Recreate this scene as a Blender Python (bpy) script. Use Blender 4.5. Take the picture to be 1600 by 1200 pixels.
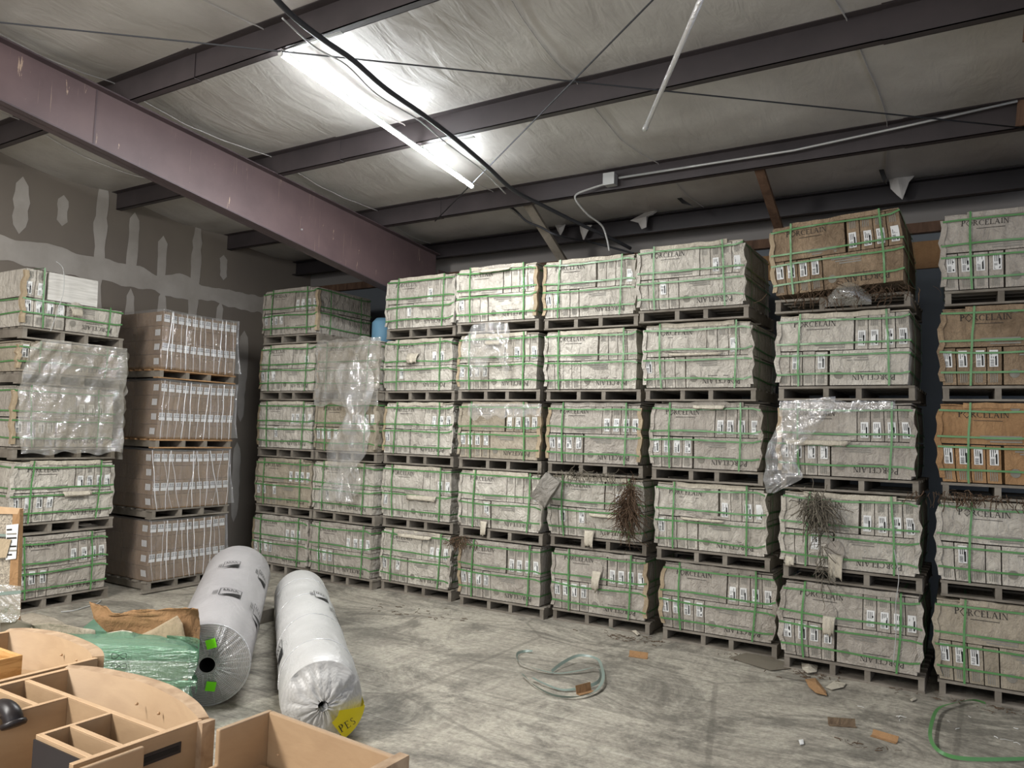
import bpy, math, random
from mathutils import Vector, Matrix, noise, geometry
import numpy as np
PI = math.pi
for o in list(bpy.data.objects): bpy.data.objects.remove(o)
S = bpy.context.scene
COL = S.collection

# ------------------------------------------------------------------ camera, world, lights, exposure
CAM_H = 1.847
CR = Vector((0.85327, 0.52083, 0.02532)); CF = Vector((-0.52175, 0.85059, 0.06506))
CR = Vector((0.8527, 0.5216, 0.0290))
CF = (CF - CR * CF.dot(CR)).normalized(); CR.normalize(); CU = CR.cross(CF)
cd = bpy.data.cameras.new('camera'); cam = bpy.data.objects.new('camera', cd); COL.objects.link(cam)
cam.matrix_world = Matrix(((CR.x, CU.x, -CF.x, 0), (CR.y, CU.y, -CF.y, 0), (CR.z, CU.z, -CF.z, CAM_H), (0, 0, 0, 1)))
cd.sensor_width = 36; cd.lens = 1190.1 / 1600 * 36; cd.clip_start = 0.05; cd.clip_end = 100
S.camera = cam
def ray(x, y):
    return CR * ((x - 800) / 1190.1) + CU * (-(y - 600) / 1190.1) + CF
def at(x, y, n, c):
    """point of the surface n.P = c seen at photo pixel x, y"""
    d = ray(x, y); o = Vector((0, 0, CAM_H)); n = Vector(n)
    return o + d * ((c - n.dot(o)) / n.dot(d))
def atX(x, y, v): return at(x, y, (1, 0, 0), v)
def atY(x, y, v): return at(x, y, (0, 1, 0), v)
def atZ(x, y, v): return at(x, y, (0, 0, 1), v)

w = bpy.data.worlds.new('world'); S.world = w; w.use_nodes = True
w.node_tree.nodes['Background'].inputs[0].default_value = (0.80, 0.86, 1.0, 1)
w.node_tree.nodes['Background'].inputs[1].default_value = 0.35
def area(name, loc, size, sizey, power, rot, col=(1, 1, 1)):
    l = bpy.data.lights.new(name, 'AREA'); l.shape = 'RECTANGLE'; l.size = size; l.size_y = sizey; l.energy = power; l.color = col
    o = bpy.data.objects.new(name, l); COL.objects.link(o); o.location = loc; o.rotation_euler = rot
    return o
# behind the camera: the inferred tube row, then two added fill lights
area('lamp_row_behind', (-4.6, -1.6, 4.3), 0.5, 3.2, 215, (math.radians(24), math.radians(8), 0), (1.0, 0.97, 0.93))
area('fill_right', (1.5, -3.0, 4.3), 3.0, 0.5, 20, (math.radians(35), 0, 0), (1.0, 0.95, 0.88))  # weak added fill, no fixture known on this side
area('fill_behind', (-1.5, -5.5, 2.2), 4.0, 3.2, 42, (math.radians(82), 0, 0), (1.0, 0.96, 0.90))  # added broad fill from the open rear, no door is known there
TUBE_POWER = 38.0
vs = S.view_settings; vs.view_transform = 'Standard'; vs.look = 'None'; vs.gamma = 1; vs.use_curve_mapping = False
vs.exposure = 1.28

# ------------------------------------------------------------------ materials
def rgb(h):
    h = h.lstrip('#'); v = [int(h[i:i + 2], 16) / 255 for i in (0, 2, 4)]
    return tuple(((c + .055) / 1.055) ** 2.4 if c > .04045 else c / 12.92 for c in v) + (1,)
class NT:
    def __init__(s, name):
        s.m = bpy.data.materials.new(name); s.m.use_nodes = True; s.t = s.m.node_tree; s.t.nodes.clear()
        s.out = s.t.nodes.new('ShaderNodeOutputMaterial')
    def n(s, kind, ins=None, **props):
        nd = s.t.nodes.new(kind)
        for k, v in props.items(): setattr(nd, k, v)
        for k, v in (ins or {}).items():
            if isinstance(v, bpy.types.NodeSocket): s.t.links.new(v, nd.inputs[k])
            else: nd.inputs[k].default_value = v
        return nd
    def coord(s, scale=(1, 1, 1), rnd=False, which='Object'):
        tc = s.n('ShaderNodeTexCoord')
        mp = s.n('ShaderNodeMapping', {'Vector': tc.outputs[which], 'Scale': scale})
        if rnd:
            oi = s.n('ShaderNodeObjectInfo')
            mu = s.n('ShaderNodeMath', {0: oi.outputs['Random'], 1: 37.0}, operation='MULTIPLY')
            cx = s.n('ShaderNodeCombineXYZ', {0: mu.outputs[0], 1: mu.outputs[0], 2: mu.outputs[0]})
            s.t.links.new(cx.outputs[0], mp.inputs['Location'])
        return mp.outputs[0]
    def noise(s, vec, scale, detail=4, rough=.55, dist=0):
        return s.n('ShaderNodeTexNoise', {'Vector': vec, 'Scale': scale, 'Detail': detail, 'Roughness': rough, 'Distortion': dist}).outputs['Fac']
    def ramp(s, fac, stops):
        nd = s.n('ShaderNodeValToRGB', {'Fac': fac}); e = nd.color_ramp.elements
        while len(e) < len(stops): e.new(0.5)
        for el, (p, c) in zip(e, stops): el.position = p; el.color = c if len(c) == 4 else (*c, 1)
        return nd.outputs['Color']
    def mix(s, fac, a, b, mode='MIX'):
        nd = s.t.nodes.new('ShaderNodeMix'); nd.data_type = 'RGBA'; nd.blend_type = mode
        for i, v in ((0, fac), (6, a), (7, b)):
            if isinstance(v, bpy.types.NodeSocket): s.t.links.new(v, nd.inputs[i])
            else: nd.inputs[i].default_value = v
        return nd.outputs[2]
    def bump(s, h, strength=.3, dist=.01, nrm=None):
        ins = {'Height': h, 'Strength': strength, 'Distance': dist}
        if nrm is not None: ins['Normal'] = nrm
        return s.n('ShaderNodeBump', ins).outputs['Normal']
    def pbr(s, col, rough=.8, nrm=None, metal=0, spec=.3, **kw):
        ins = {'Base Color': col, 'Roughness': rough, 'Metallic': metal, 'Specular IOR Level': spec}
        if nrm is not None: ins['Normal'] = nrm
        ins.update(kw)
        b = s.n('ShaderNodeBsdfPrincipled', ins)
        s.t.links.new(b.outputs[0], s.out.inputs[0]); return s.m
    def shader(s, sk): s.t.links.new(sk, s.out.inputs[0]); return s.m
BW = lambda a: (a, a, a, 1)

def carton_mat(name, base, dirt, amt=.5, wr=.6):
    t = NT(name); v = t.coord(rnd=True)
    big = t.ramp(t.noise(v, 2.6, 4, .6), [(.36, BW(0)), (.70, BW(1))])
    fine = t.ramp(t.noise(v, 26, 5, .7), [(.42, BW(0)), (.72, BW(1))])
    vs_ = t.coord((14, 14, 1.2), rnd=True)
    streak = t.ramp(t.noise(vs_, 2.2, 3, .6), [(.48, BW(0)), (.78, BW(1))])
    c = t.mix(t.mix(amt, BW(0), big), base, dirt)
    c = t.mix(t.n('ShaderNodeMath', {0: t.n('ShaderNodeRGBToBW', {0: fine}).outputs[0], 1: amt * .45}, operation='MULTIPLY').outputs[0], c, dirt)
    c = t.mix(t.n('ShaderNodeMath', {0: t.n('ShaderNodeRGBToBW', {0: streak}).outputs[0], 1: amt * .5}, operation='MULTIPLY').outputs[0], c, tuple(x * .62 for x in dirt[:3]) + (1,))
    w1 = t.noise(t.coord((1.6, 1.6, 1), rnd=True), 9, 5, .62, .7)
    w2 = t.noise(v, 45, 3, .6)
    sc = t.ramp(t.noise(t.coord((3, 3, 2), rnd=True), 5, 8, .78, .9), [(.58, BW(0)), (.64, BW(1))])
    c = t.mix(t.n('ShaderNodeMath', {0: sc, 1: amt * .55}, operation='MULTIPLY').outputs[0], c, tuple(min(1, x * 1.22) for x in base[:3]) + (1,))
    cr = t.ramp(t.noise(t.coord((2, 2, 3.4), rnd=True), 6, 9, .8, 1.4), [(.485, BW(0)), (.5, BW(1)), (.515, BW(0))])
    c = t.mix(t.n('ShaderNodeMath', {0: cr, 1: amt * .5}, operation='MULTIPLY').outputs[0], c, tuple(x * .5 for x in dirt[:3]) + (1,))
    n = t.bump(w1, min(1, wr * 1.3), .05); n = t.bump(w2, .4, .006, n)
    return t.pbr(c, .8, n, spec=.25)
M = {}
M['white'] = carton_mat('faded_white_cardboard', rgb('cbc5b9'), rgb('8c8479'), .55, .75)
M['grey'] = carton_mat('grey_cardboard', rgb('b6afa4'), rgb('80786e'), .6, .6)
M['tan'] = carton_mat('tan_cardboard', rgb('aba190'), rgb('7b715f'), .6, .5)
M['brown'] = carton_mat('brown_dirty_cardboard', rgb('a18c72'), rgb('5d4c3b'), .8, .6)
M['orange'] = carton_mat('orange_brown_cardboard', rgb('a8855f'), rgb('77593c'), .6, .4)
M['kraft'] = carton_mat('plain_kraft_cardboard', rgb('8c745a'), rgb('62503f'), .5, .25)
M['kraft2'] = carton_mat('clean_kraft_cardboard', rgb('9c7a56'), rgb('77583b'), .4, .35)
M['packet'] = carton_mat('dusty_packet', rgb('948f86'), rgb('6a655c'), .7, .9)
M['edge'] = carton_mat('kraft_corner_board', rgb('ab9a80'), rgb('85745c'), .5, .3)
M['torn'] = carton_mat('torn_paper', rgb('c4bcab'), rgb('958b7a'), .4, .5)
def flat(name, col, rough=.7, **kw):
    t = NT(name); return t.pbr(col, rough, **kw)
def worn_ink(name, col, thr=.45):
    t = NT(name); f = t.ramp(t.noise(t.coord(rnd=True), 30, 4, .7), [(thr, BW(0)), (thr + .3, BW(1))])
    return t.pbr(t.mix(f, col, rgb('8b887e')), .8)
M['ink'] = worn_ink('dark_print', rgb('2a2826'), .58)
M['ink_soft'] = worn_ink('grey_print', rgb('85827a'), .5)
M['hole'] = worn_ink('hand_hole', rgb('7f7b71'), .5)
M['label'] = flat('white_label', rgb('d9d9d6'), .5)
M['black'] = flat('black_print', rgb('1c1c1c'), .6)
def strap_mat(name, c1, c2):
    t = NT(name); f = t.noise(t.coord(rnd=True), 5, 3)
    n = t.bump(t.noise(t.coord((60, 60, 60)), 3, 1), .3, .001)
    return t.pbr(t.mix(f, c1, c2), .34, n, spec=.55)
M['strap'] = strap_mat('green_strapping', rgb('3a6e38'), rgb('5f9258'))
M['strap_grey'] = strap_mat('grey_green_strapping', rgb('6c7b72'), rgb('808e85'))
def wood(name, a, b, scale=(1, 14, 14), rough=.8, contrast=(.3, .75)):
    t = NT(name); v = t.coord(scale, rnd=True)
    f = t.ramp(t.noise(v, 2.5, 5, .6, .6), [(contrast[0], a), (contrast[1], b)])
    return t.pbr(f, rough, t.bump(t.noise(v, 9, 4), .3, .003))
M['pallet'] = wood('weathered_pallet_wood', rgb('8c857a'), rgb('5c554b'), (1.5, 1.5, 1.5))
M['pallet_new'] = wood('fresh_pallet_wood', rgb('b08a62'), rgb('7f6347'), (1.5, 1.5, 1.5))
M['timber'] = wood('brown_timber', rgb('7a5f4c'), rgb('4a382d'), (4, 4, 1))
M['ply'] = wood('smooth_birch_panel', rgb('a98f70'), rgb('9b8164'), (2, 2, 5), .55)
M['ply_edge'] = wood('pale_panel_edge', rgb('c2a482'), rgb('b19270'), (3, 3, 3), .6)
M['ply_rough'] = wood('scuffed_ply_top', rgb('b39a7e'), rgb('93795f'), (6, 6, 6), .8, (.35, .7))
M['pine'] = wood('yellow_pine', rgb('cfa56c'), rgb('a87c46'), (2, 2, 16), .5, (.4, .6))
def film_mat(name, tint, alpha, white=.25, wr=.6, sc=7, stretch=(1, 1, 1), rough=.12):
    t = NT(name); v = t.coord(stretch)
    w1 = t.noise(v, sc, 4, .6, 1.2); w2 = t.noise(v, sc * 4, 3, .6, .5)
    n = t.bump(w1, wr, .05); n = t.bump(w2, wr * .5, .01, n)
    tr = t.n('ShaderNodeBsdfTransparent', {'Color': tint}).outputs[0]
    df = t.n('ShaderNodeBsdfDiffuse', {'Color': tuple(min(1, c * .8) for c in tint[:3]) + (1,), 'Normal': n}).outputs[0]
    gl = t.n('ShaderNodeBsdfGlossy', {'Color': (1, 1, 1, 1), 'Roughness': rough, 'Normal': n}).outputs[0]
    hz = t.ramp(t.noise(t.coord(tuple(x * .5 for x in stretch)), sc * .5, 3, .5), [(.3, BW(white * .8)), (.7, BW(min(1, white * 1.25)))])
    a = t.n('ShaderNodeMixShader', {0: hz, 1: tr, 2: df}).outputs[0]
    b = t.n('ShaderNodeMixShader', {0: alpha, 1: a, 2: gl}).outputs[0]
    return t.shader(b)
M['film'] = film_mat('clear_dusty_film', (.93, .92, .89, 1), .12, .20, .6, 7, (1, 1, .5), .06)
M['film_dust'] = film_mat('dusty_shroud_film', (.82, .79, .72, 1), .15, .27, .9, 5, (.6, .6, 1.3), .06)
M['film_clear'] = film_mat('clear_stretch_film', (.97, .97, .98, 1), .12, .08, .8, 5, (1, 1, .6))
M['film_rope'] = film_mat('gathered_film', (.97, .97, .98, 1), .30, .75)
M['film_green'] = film_mat('green_stretch_film', rgb('b3dcc3'), .13, .30, .6, 5, (1, 1, 6))
M['tube_clear'] = film_mat('milky_tube', (.95, .95, .95, 1), .3, .6)

def floor_mat():
    t = NT('stained_concrete_floor'); v = t.coord()
    c = t.ramp(t.noise(v, .75, 6, .62, .4), [(.3, rgb('8a8479')), (.5, rgb('a8a193')), (.68, rgb('bbb4a5'))])
    # darker worn zone towards the aisle, with ragged edges
    pale = t.ramp(t.noise(t.coord((2.2, .8, 1)), 1.6, 9, .78, 1.0), [(.46, BW(0)), (.56, BW(1))])
    c = t.mix(t.n('ShaderNodeMath', {0: pale, 1: .5}, operation='MULTIPLY').outputs[0], c, rgb('c0baaa'))
    dark = t.ramp(t.noise(t.coord((1.0, 1.3, 1)), .9, 10, .76, 1.2), [(.46, BW(0)), (.58, BW(1))])
    c = t.mix(t.n('ShaderNodeMath', {0: dark, 1: .72}, operation='MULTIPLY').outputs[0], c, rgb('5f5b53'))
    for rot, sc, amt in ((.5, 1.0, .5), (-.35, .7, .45), (1.2, 1.3, .35), (2.2, .8, .3)):
        tc = t.n('ShaderNodeTexCoord'); mp = t.n('ShaderNodeMapping', {'Vector': tc.outputs['Object'], 'Rotation': (0, 0, rot), 'Scale': (.35 * sc, 7 * sc, 1)})
        f = t.ramp(t.noise(mp.outputs[0], 2.0, 5, .6, .5), [(.57, BW(0)), (.70, BW(1))])
        c = t.mix(t.n('ShaderNodeMath', {0: f, 1: amt}, operation='MULTIPLY').outputs[0], c, rgb('57534b'))
    for rot, off in ((.55, .3), (-.9, .1)):
        tc = t.n('ShaderNodeTexCoord'); mp = t.n('ShaderNodeMapping', {'Vector': tc.outputs['Object'], 'Rotation': (0, 0, rot), 'Scale': (.3, 10, 1)})
        f = t.ramp(t.noise(mp.outputs[0], 1.4, 5, .6, .3), [(.62, BW(0)), (.72, BW(1))])
        c = t.mix(t.n('ShaderNodeMath', {0: f, 1: .4}, operation='MULTIPLY').outputs[0], c, rgb('cbc6b8'))
    sp = t.ramp(t.noise(v, 26, 6, .75), [(.35, BW(.62)), (.6, BW(1.0)), (.8, BW(1.15))])
    c = t.mix(1.0, c, sp, 'MULTIPLY')
    vo = t.n('ShaderNodeTexVoronoi', {'Vector': t.coord((1, 1, 1)), 'Scale': .42}, feature='DISTANCE_TO_EDGE')
    vo2 = t.n('ShaderNodeMath', {0: vo.outputs['Distance'], 1: t.n('ShaderNodeMath', {0: t.noise(v, 4, 4), 1: .008}, operation='MULTIPLY').outputs[0]}, operation='SUBTRACT')
    cr = t.ramp(vo2.outputs[0], [(-.0 , BW(1)), (.0015, BW(0))])
    c = t.mix(t.n('ShaderNodeMath', {0: cr, 1: .35}, operation='MULTIPLY').outputs[0], c, rgb('4b4740'))
    return t.pbr(c, .62, t.bump(t.noise(v, 14, 6, .7), .25, .01), spec=.35)
M['floor'] = floor_mat()
def insul():
    t = NT('white_vinyl_insulation'); v = t.coord((1, 1, 1))
    n = t.bump(t.noise(t.coord((3.2, 1.0, 1)), 2.0, 4, .55, .8), .32, .05)
    n = t.bump(t.noise(t.coord((3, .8, 1)), 7, 4, .6, .8), .22, .010, n)
    c = t.ramp(t.noise(v, 1.4, 5, .6), [(.3, rgb('a9a5a0')), (.7, rgb('c4c1bc'))])
    return t.pbr(c, .42, n, spec=.5)
M['insul'] = insul()
M['insul_shaded'] = flat('shade_toned_insulation', rgb('86827e'), .6)  # roof insulation again, with the shade under the eave put into its colour
def steel(name, a, b, streak=None, rough=.5):
    t = NT(name); v = t.coord()
    c = t.ramp(t.noise(v, 2.5, 5, .6), [(.3, a), (.7, b)])
    if streak:
        f = t.ramp(t.noise(t.coord((2.0, 5.5, .9)), 2.6, 6, .72, .4), [(.655, BW(0)), (.67, BW(1))])
        c = t.mix(t.n('ShaderNodeMath', {0: f, 1: .8}, operation='MULTIPLY').outputs[0], c, streak)
        f = t.ramp(t.noise(t.coord((3, 26, .6)), 2.0, 4, .6), [(.66, BW(0)), (.70, BW(1))])
        c = t.mix(t.n('ShaderNodeMath', {0: f, 1: .5}, operation='MULTIPLY').outputs[0], c, streak)
    return t.pbr(c, rough, t.bump(t.noise(v, 18, 3), .08, .004), spec=.4)
M['maroon'] = steel('maroon_primer_steel', rgb('655353'), rgb('584849'), rgb('b29b86'))
M['maroon_flange'] = steel('maroon_flange_steel', rgb('55474a'), rgb('443a3d'))
M['purlin'] = steel('dark_maroon_steel', rgb('453e3f'), rgb('383334'))
M['black_steel'] = steel('black_painted_steel', rgb('302b2d'), rgb('262325'))
def drywall():
    t = NT('grey_brown_drywall'); v = t.coord()
    c = t.ramp(t.noise(v, .9, 4, .5), [(.3, rgb('857d75')), (.7, rgb('928a7f'))])
    return t.pbr(c, .9, t.bump(t.noise(v, 40, 3), .1, .002), spec=.15)
M['drywall'] = drywall()
t = NT('joint_compound'); v = t.coord()
M['mud'] = t.pbr(t.ramp(t.noise(v, 3, 5, .6), [(.3, rgb('b2aca4')), (.7, rgb('c6c1ba'))]), .85, t.bump(t.noise(t.coord((1, 8, 3)), 6, 4), .15, .004))
M['wallback'] = flat('dark_back_wall', rgb('6d7378'), .9)
M['blue'] = flat('blue_plastic', rgb('6f9bb5'), .5)
M['wrap_white'] = None
t = NT('white_foam_roll'); v = t.coord((1, 1, 1))
n = t.bump(t.noise(t.coord((1, 1, .5)), 5, 5, .6, 1.0), .55, .03)
wv = t.n('ShaderNodeTexWave', {'Vector': t.coord(), 'Scale': 22, 'Distortion': .4}, bands_direction='Z').outputs['Fac']
M['roll'] = t.pbr(t.mix(.12, t.ramp(t.noise(v, 2.5, 4), [(.3, rgb('b4b3b0')), (.7, rgb('c6c5c2'))]), wv, 'MULTIPLY'), .4, t.bump(wv, .12, .004, n), spec=.5)
t = NT('grey_foam_roll'); n = t.bump(t.noise(t.coord((1, 1, .5)), 4, 5, .6, 1.0), .5, .03)
M['roll_grey'] = t.pbr(t.ramp(t.noise(t.coord(), 2, 4), [(.3, rgb('989595')), (.7, rgb('aaa7a6'))]), .38, n, spec=.5)
t = NT('spiral_roll_end'); tc = t.n('ShaderNodeTexCoord')
sp = t.n('ShaderNodeTexWave', {'Vector': tc.outputs['Object'], 'Scale': 28, 'Distortion': 1.2, 'Detail': 2, 'Detail Scale': 2.0}, wave_type='RINGS', rings_direction='Z')
rr = t.ramp(sp.outputs['Fac'], [(.2, rgb('8d8a87')), (.7, rgb('bab7b3'))])
M['spiral'] = t.pbr(rr, .5, t.bump(sp.outputs['Fac'], .4, .006), spec=.4)
M['neon'] = flat('neon_green_paper', rgb('7ff01e'), .6)
M['yellow'] = flat('yellow_tag', rgb('d6c414'), .4)
M['rubber'] = flat('black_rubber', rgb('2a2626'), .35)
M['blackpanel'] = flat('black_laminate', rgb('2e2a2a'), .55)
M['galv'] = flat('galvanised_metal', rgb('b7b8b6'), .35, metal=.4)
M['cable'] = flat('dark_cable', rgb('37383b'), .6)
M['cable_light'] = flat('pale_wire', rgb('a9a9a6'), .5)
M['fibre'] = flat('brown_plant_fibre', rgb('584636'), .95)
M['fibre_grey'] = flat('grey_debris', rgb('6e675a'), .95)
t = NT('weathered_plank_tile'); M['plank'] = t.pbr(t.ramp(t.noise(t.coord((.8, 3, 14)), 3, 6, .65, .8), [(.3, rgb('a8a49c')), (.6, rgb('cfccc5'))]), .6)
t = NT('speckled_stone'); M['speckle'] = t.pbr(t.ramp(t.noise(t.coord(), 90, 4, .8), [(.4, rgb('6f675d')), (.6, rgb('b3a997'))]), .5)
t = NT('lit_tube'); M['lit'] = t.shader(t.n('ShaderNodeEmission', {'Color': (.93, .97, 1, 1), 'Strength': TUBE_POWER}).outputs[0])

# ------------------------------------------------------------------ mesh helpers
class MB:
    def __init__(s): s.v = []; s.f = []; s.m = []; s.sm = []
    def add(s, vs, fs, mi=0, smooth=False):
        b = len(s.v); s.v += [tuple(v) for v in vs]
        for f in fs: s.f.append([b + i for i in f]); s.m.append(mi); s.sm.append(smooth)
        return s
    def box(s, x0, x1, y0, y1, z0, z1, mi=0, mat=None):
        vs = [Vector((x, y, z)) for z in (z0, z1) for y in (y0, y1) for x in (x0, x1)]
        if mat is not None: vs = [mat @ v for v in vs]
        return s.add(vs, [(0, 2, 3, 1), (4, 5, 7, 6), (0, 1, 5, 4), (2, 6, 7, 3), (0, 4, 6, 2), (1, 3, 7, 5)], mi)
    def gbox(s, x0, x1, y0, y1, z0, z1, r=.05, mi=0):
        """box whose six faces are grids, welded per face, so it can be warped"""
        def grid(o, a, b, na, nb):
            vs = [o + a * (i / na) + b * (j / nb) for j in range(nb + 1) for i in range(na + 1)]
            fs = [(j * (na + 1) + i, j * (na + 1) + i + 1, (j + 1) * (na + 1) + i + 1, (j + 1) * (na + 1) + i) for j in range(nb) for i in range(na)]
            s.add(vs, fs, mi, True)
        dx, dy, dz = x1 - x0, y1 - y0, z1 - z0
        nx, ny, nz = (max(1, int(math.ceil(d / r))) for d in (dx, dy, dz))
        X, Y, Z = Vector((dx, 0, 0)), Vector((0, dy, 0)), Vector((0, 0, dz))
        A, B = Vector((x0, y0, z0)), Vector((x1, y1, z1))
        grid(A, X, Z, nx, nz); grid(A + Y, Z, X, nz, nx)
        grid(A, Z, Y, nz, ny); grid(A + X, Y, Z, ny, nz)
        grid(A, Y, X, ny, nx); grid(A + Z, X, Y, nx, ny)
        return s
    def tube(s, pts, r, n=8, mi=0, caps=True):
        pts = [Vector(p) for p in pts]; up = Vector((0, 0, 1)); rings = []
        rs = r if isinstance(r, (list, tuple)) else [r] * len(pts)
        for i, p in enumerate(pts):
            d = (pts[min(i + 1, len(pts) - 1)] - pts[max(i - 1, 0)]).normalized()
            a = d.cross(up) if abs(d.z) < .95 else d.cross(Vector((1, 0, 0)))
            a.normalize(); b = a.cross(d)
            rings.append([p + (a * math.cos(t) + b * math.sin(t)) * rs[i] for t in (2 * PI * k / n for k in range(n))])
        vs = [q for rg in rings for q in rg]
        fs = [(i * n + k, i * n + (k + 1) % n, (i + 1) * n + (k + 1) % n, (i + 1) * n + k) for i in range(len(pts) - 1) for k in range(n)]
        if caps: fs += [tuple(range(n))[::-1], tuple((len(pts) - 1) * n + k for k in range(n))]
        return s.add(vs, fs, mi, True)
    def ribbon(s, pts, wd, th=.0012, widths=None, mi=0):
        """pts list of (point, width direction, normal)"""
        b = []
        for p, wdir, nn in pts:
            p = Vector(p); wv = Vector(wdir) * (wd / 2); nv = Vector(nn) * th
            b += [p - wv, p + wv, p + wv + nv, p - wv + nv]
        n = len(pts); fs = []
        for i in range(n - 1):
            for k in range(4): fs.append((i * 4 + k, i * 4 + (k + 1) % 4, i * 4 + 4 + (k + 1) % 4, i * 4 + 4 + k))
        fs += [(3, 2, 1, 0), tuple((n - 1) * 4 + k for k in range(4))]
        return s.add(b, fs, mi)
    def poly_prism(s, pts, z0, z1, mi=0):
        n = len(pts)
        tri = geometry.tessellate_polygon([[Vector((x, y, 0)) for x, y in pts]])
        s.add([(x, y, z0) for x, y in pts] + [(x, y, z1) for x, y in pts],
              [tuple(reversed(t)) for t in tri] + [tuple(i + n for i in t) for t in tri] + [(i, (i + 1) % n, n + (i + 1) % n, n + i) for i in range(n)], mi)
        return s
    def obj(s, name, mats, parent=None, warp=None):
        me = bpy.data.meshes.new(name)
        vs = [tuple(warp(Vector(v))) for v in s.v] if warp else s.v
        me.from_pydata(vs, [], s.f)
        if not isinstance(mats, (list, tuple)): mats = [mats]
        for m in mats: me.materials.append(M[m] if isinstance(m, str) else m)
        me.polygons.foreach_set('material_index', s.m); me.polygons.foreach_set('use_smooth', s.sm)
        me.update()
        o = bpy.data.objects.new(name, me); COL.objects.link(o)
        if parent: o.parent = parent
        return o
def tag(o, label=None, cat=None, group=None, kind=None):
    if label: o['label'] = label
    if cat: o['category'] = cat
    if group: o['group'] = group
    if kind: o['kind'] = kind
    return o
def thing(name, label, cat, loc=(0, 0, 0), rotz=0, group=None):
    o = bpy.data.objects.new(name, None); COL.objects.link(o); o.location = loc; o.rotation_euler = (0, 0, rotz)
    o.empty_display_size = .1
    return tag(o, label, cat, group)
def solid(o, th, off=-1):
    md = o.modifiers.new('thickness', 'SOLIDIFY'); md.thickness = th; md.offset = off; return o
def smooth_path(pts, n=8):
    P = [Vector(p) for p in pts]; out = []
    for i in range(len(P) - 1):
        a, b, c, d = P[max(i - 1, 0)], P[i], P[i + 1], P[min(i + 2, len(P) - 1)]
        for k in range(n):
            t = k / n
            out.append(.5 * ((2 * b) + (c - a) * t + (2 * a - 5 * b + 4 * c - d) * t * t + (3 * b - a - 3 * c + d) * t ** 3))
    out.append(P[-1]); return out
def nz(x, y, z=0): return noise.noise(Vector((x, y, z)))

# ------------------------------------------------------------------ the shell
ROOF_C, ROOF_S = 4.85, .083          # underside of the purlins: z = ROOF_C - ROOF_S*y
XL, YB = -8.9, 8.4
def zr(y): return ROOF_C - ROOF_S * y
f = MB(); f.add([(-9.2, -7, 0), (4, -7, 0), (4, 8.6, 0), (-9.2, 8.6, 0)], [(0, 1, 2, 3)])
tag(f.obj('floor', 'floor'), kind='structure')
b = MB(); b.box(XL - .15, XL, -7, YB + .15, 0, 4.95); wl = tag(b.obj('wall_left', 'drywall'), kind='structure')
b = MB(); b.box(XL, 4, YB, YB + .15, 0, 4.02); tag(b.obj('wall_back', 'wallback'), kind='structure')
b = MB(); b.box(XL, 4, YB - .07, YB, 3.93, 4.03)
tag(b.obj('trim_1', 'timber'), kind='structure')
b = MB(); b.box(XL, 4, YB - .02, YB + .15, 4.031, 4.6); tag(b.obj('trim_2', 'insul_shaded'), kind='structure')
# ply sheets fixed on the upper back wall, between the stacks
b = MB(); b.box(-3.6, 1.6, YB - .03, YB - .005, 3.58, 3.85, 0); tag(b.obj('trim_3', 'kraft2'), kind='structure')
# joint compound on the taped drywall joints and screw lines
b = MB(); random.seed(5)
def mud_strip(y, z0, z1, wd, seed, layer=0):
    n = max(6, int((z1 - z0) / .09)); pl = []; x = XL + .003 + layer * .0015
    for i in range(n + 1):
        t = i / n; z = z0 + (z1 - z0) * t; e = min(1, t / .12, (1 - t) / .12) ** .5
        ww = wd / 2 * e * (1 + .35 * nz(z * 3, seed) + .25 * nz(z * 11, seed)); yy = y + .02 * nz(z * 2, seed + 9)
        pl.append(((x, yy - ww, z), (x, yy + ww, z)))
    b.add([p for q in pl for p in q], [(2 * i, 2 * i + 1, 2 * i + 3, 2 * i + 2) for i in range(n)])
for y, z0, z1, wd, layer in ((4.14, 3.86, 4.5, .14, 0), (4.59, 4.06, 4.42, .12, 0), (5.02, 3.0, 4.74, .15, 1), (5.44, 3.55, 4.45, .13, 0), (5.84, 3.6, 4.25, .12, 0),
                      (6.33, 2.2, 4.55, .14, 1), (6.77, 3.85, 4.2, .11, 0), (5.45, 2.9, 3.5, .1, 0), (5.88, 2.8, 3.55, .12, 0), (6.75, 2.7, 3.55, .1, 0), (7.18, 1.9, 3.2, .14, 0), (7.15, .5, 1.62, .12, 1),
                      (3.7, 3.2, 4.6, .15, 1), (3.25, 3.8, 4.4, .12, 0)):
    mud_strip(y, z0, z1, wd, y * 3.1, layer)
n = 90; pl = []
for i in range(n + 1):
    y = 2.6 + (7.6 - 2.6) * i / n; zc = 3.68 - .02 * (y - 4); hh = .13 + .07 * nz(y * 1.6, 3.3) + .04 * nz(y * 6, 1)
    pl += [(XL + .006, y, zc - hh - .04 * nz(y * 4, 8)), (XL + .006, y, zc + hh * .9 + .05 * nz(y * 3, 5))]
b.add(pl, [(2 * i, 2 * i + 2, 2 * i + 3, 2 * i + 1) for i in range(n)])
tag(b.obj('joint_compound', 'mud', wl))
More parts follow.
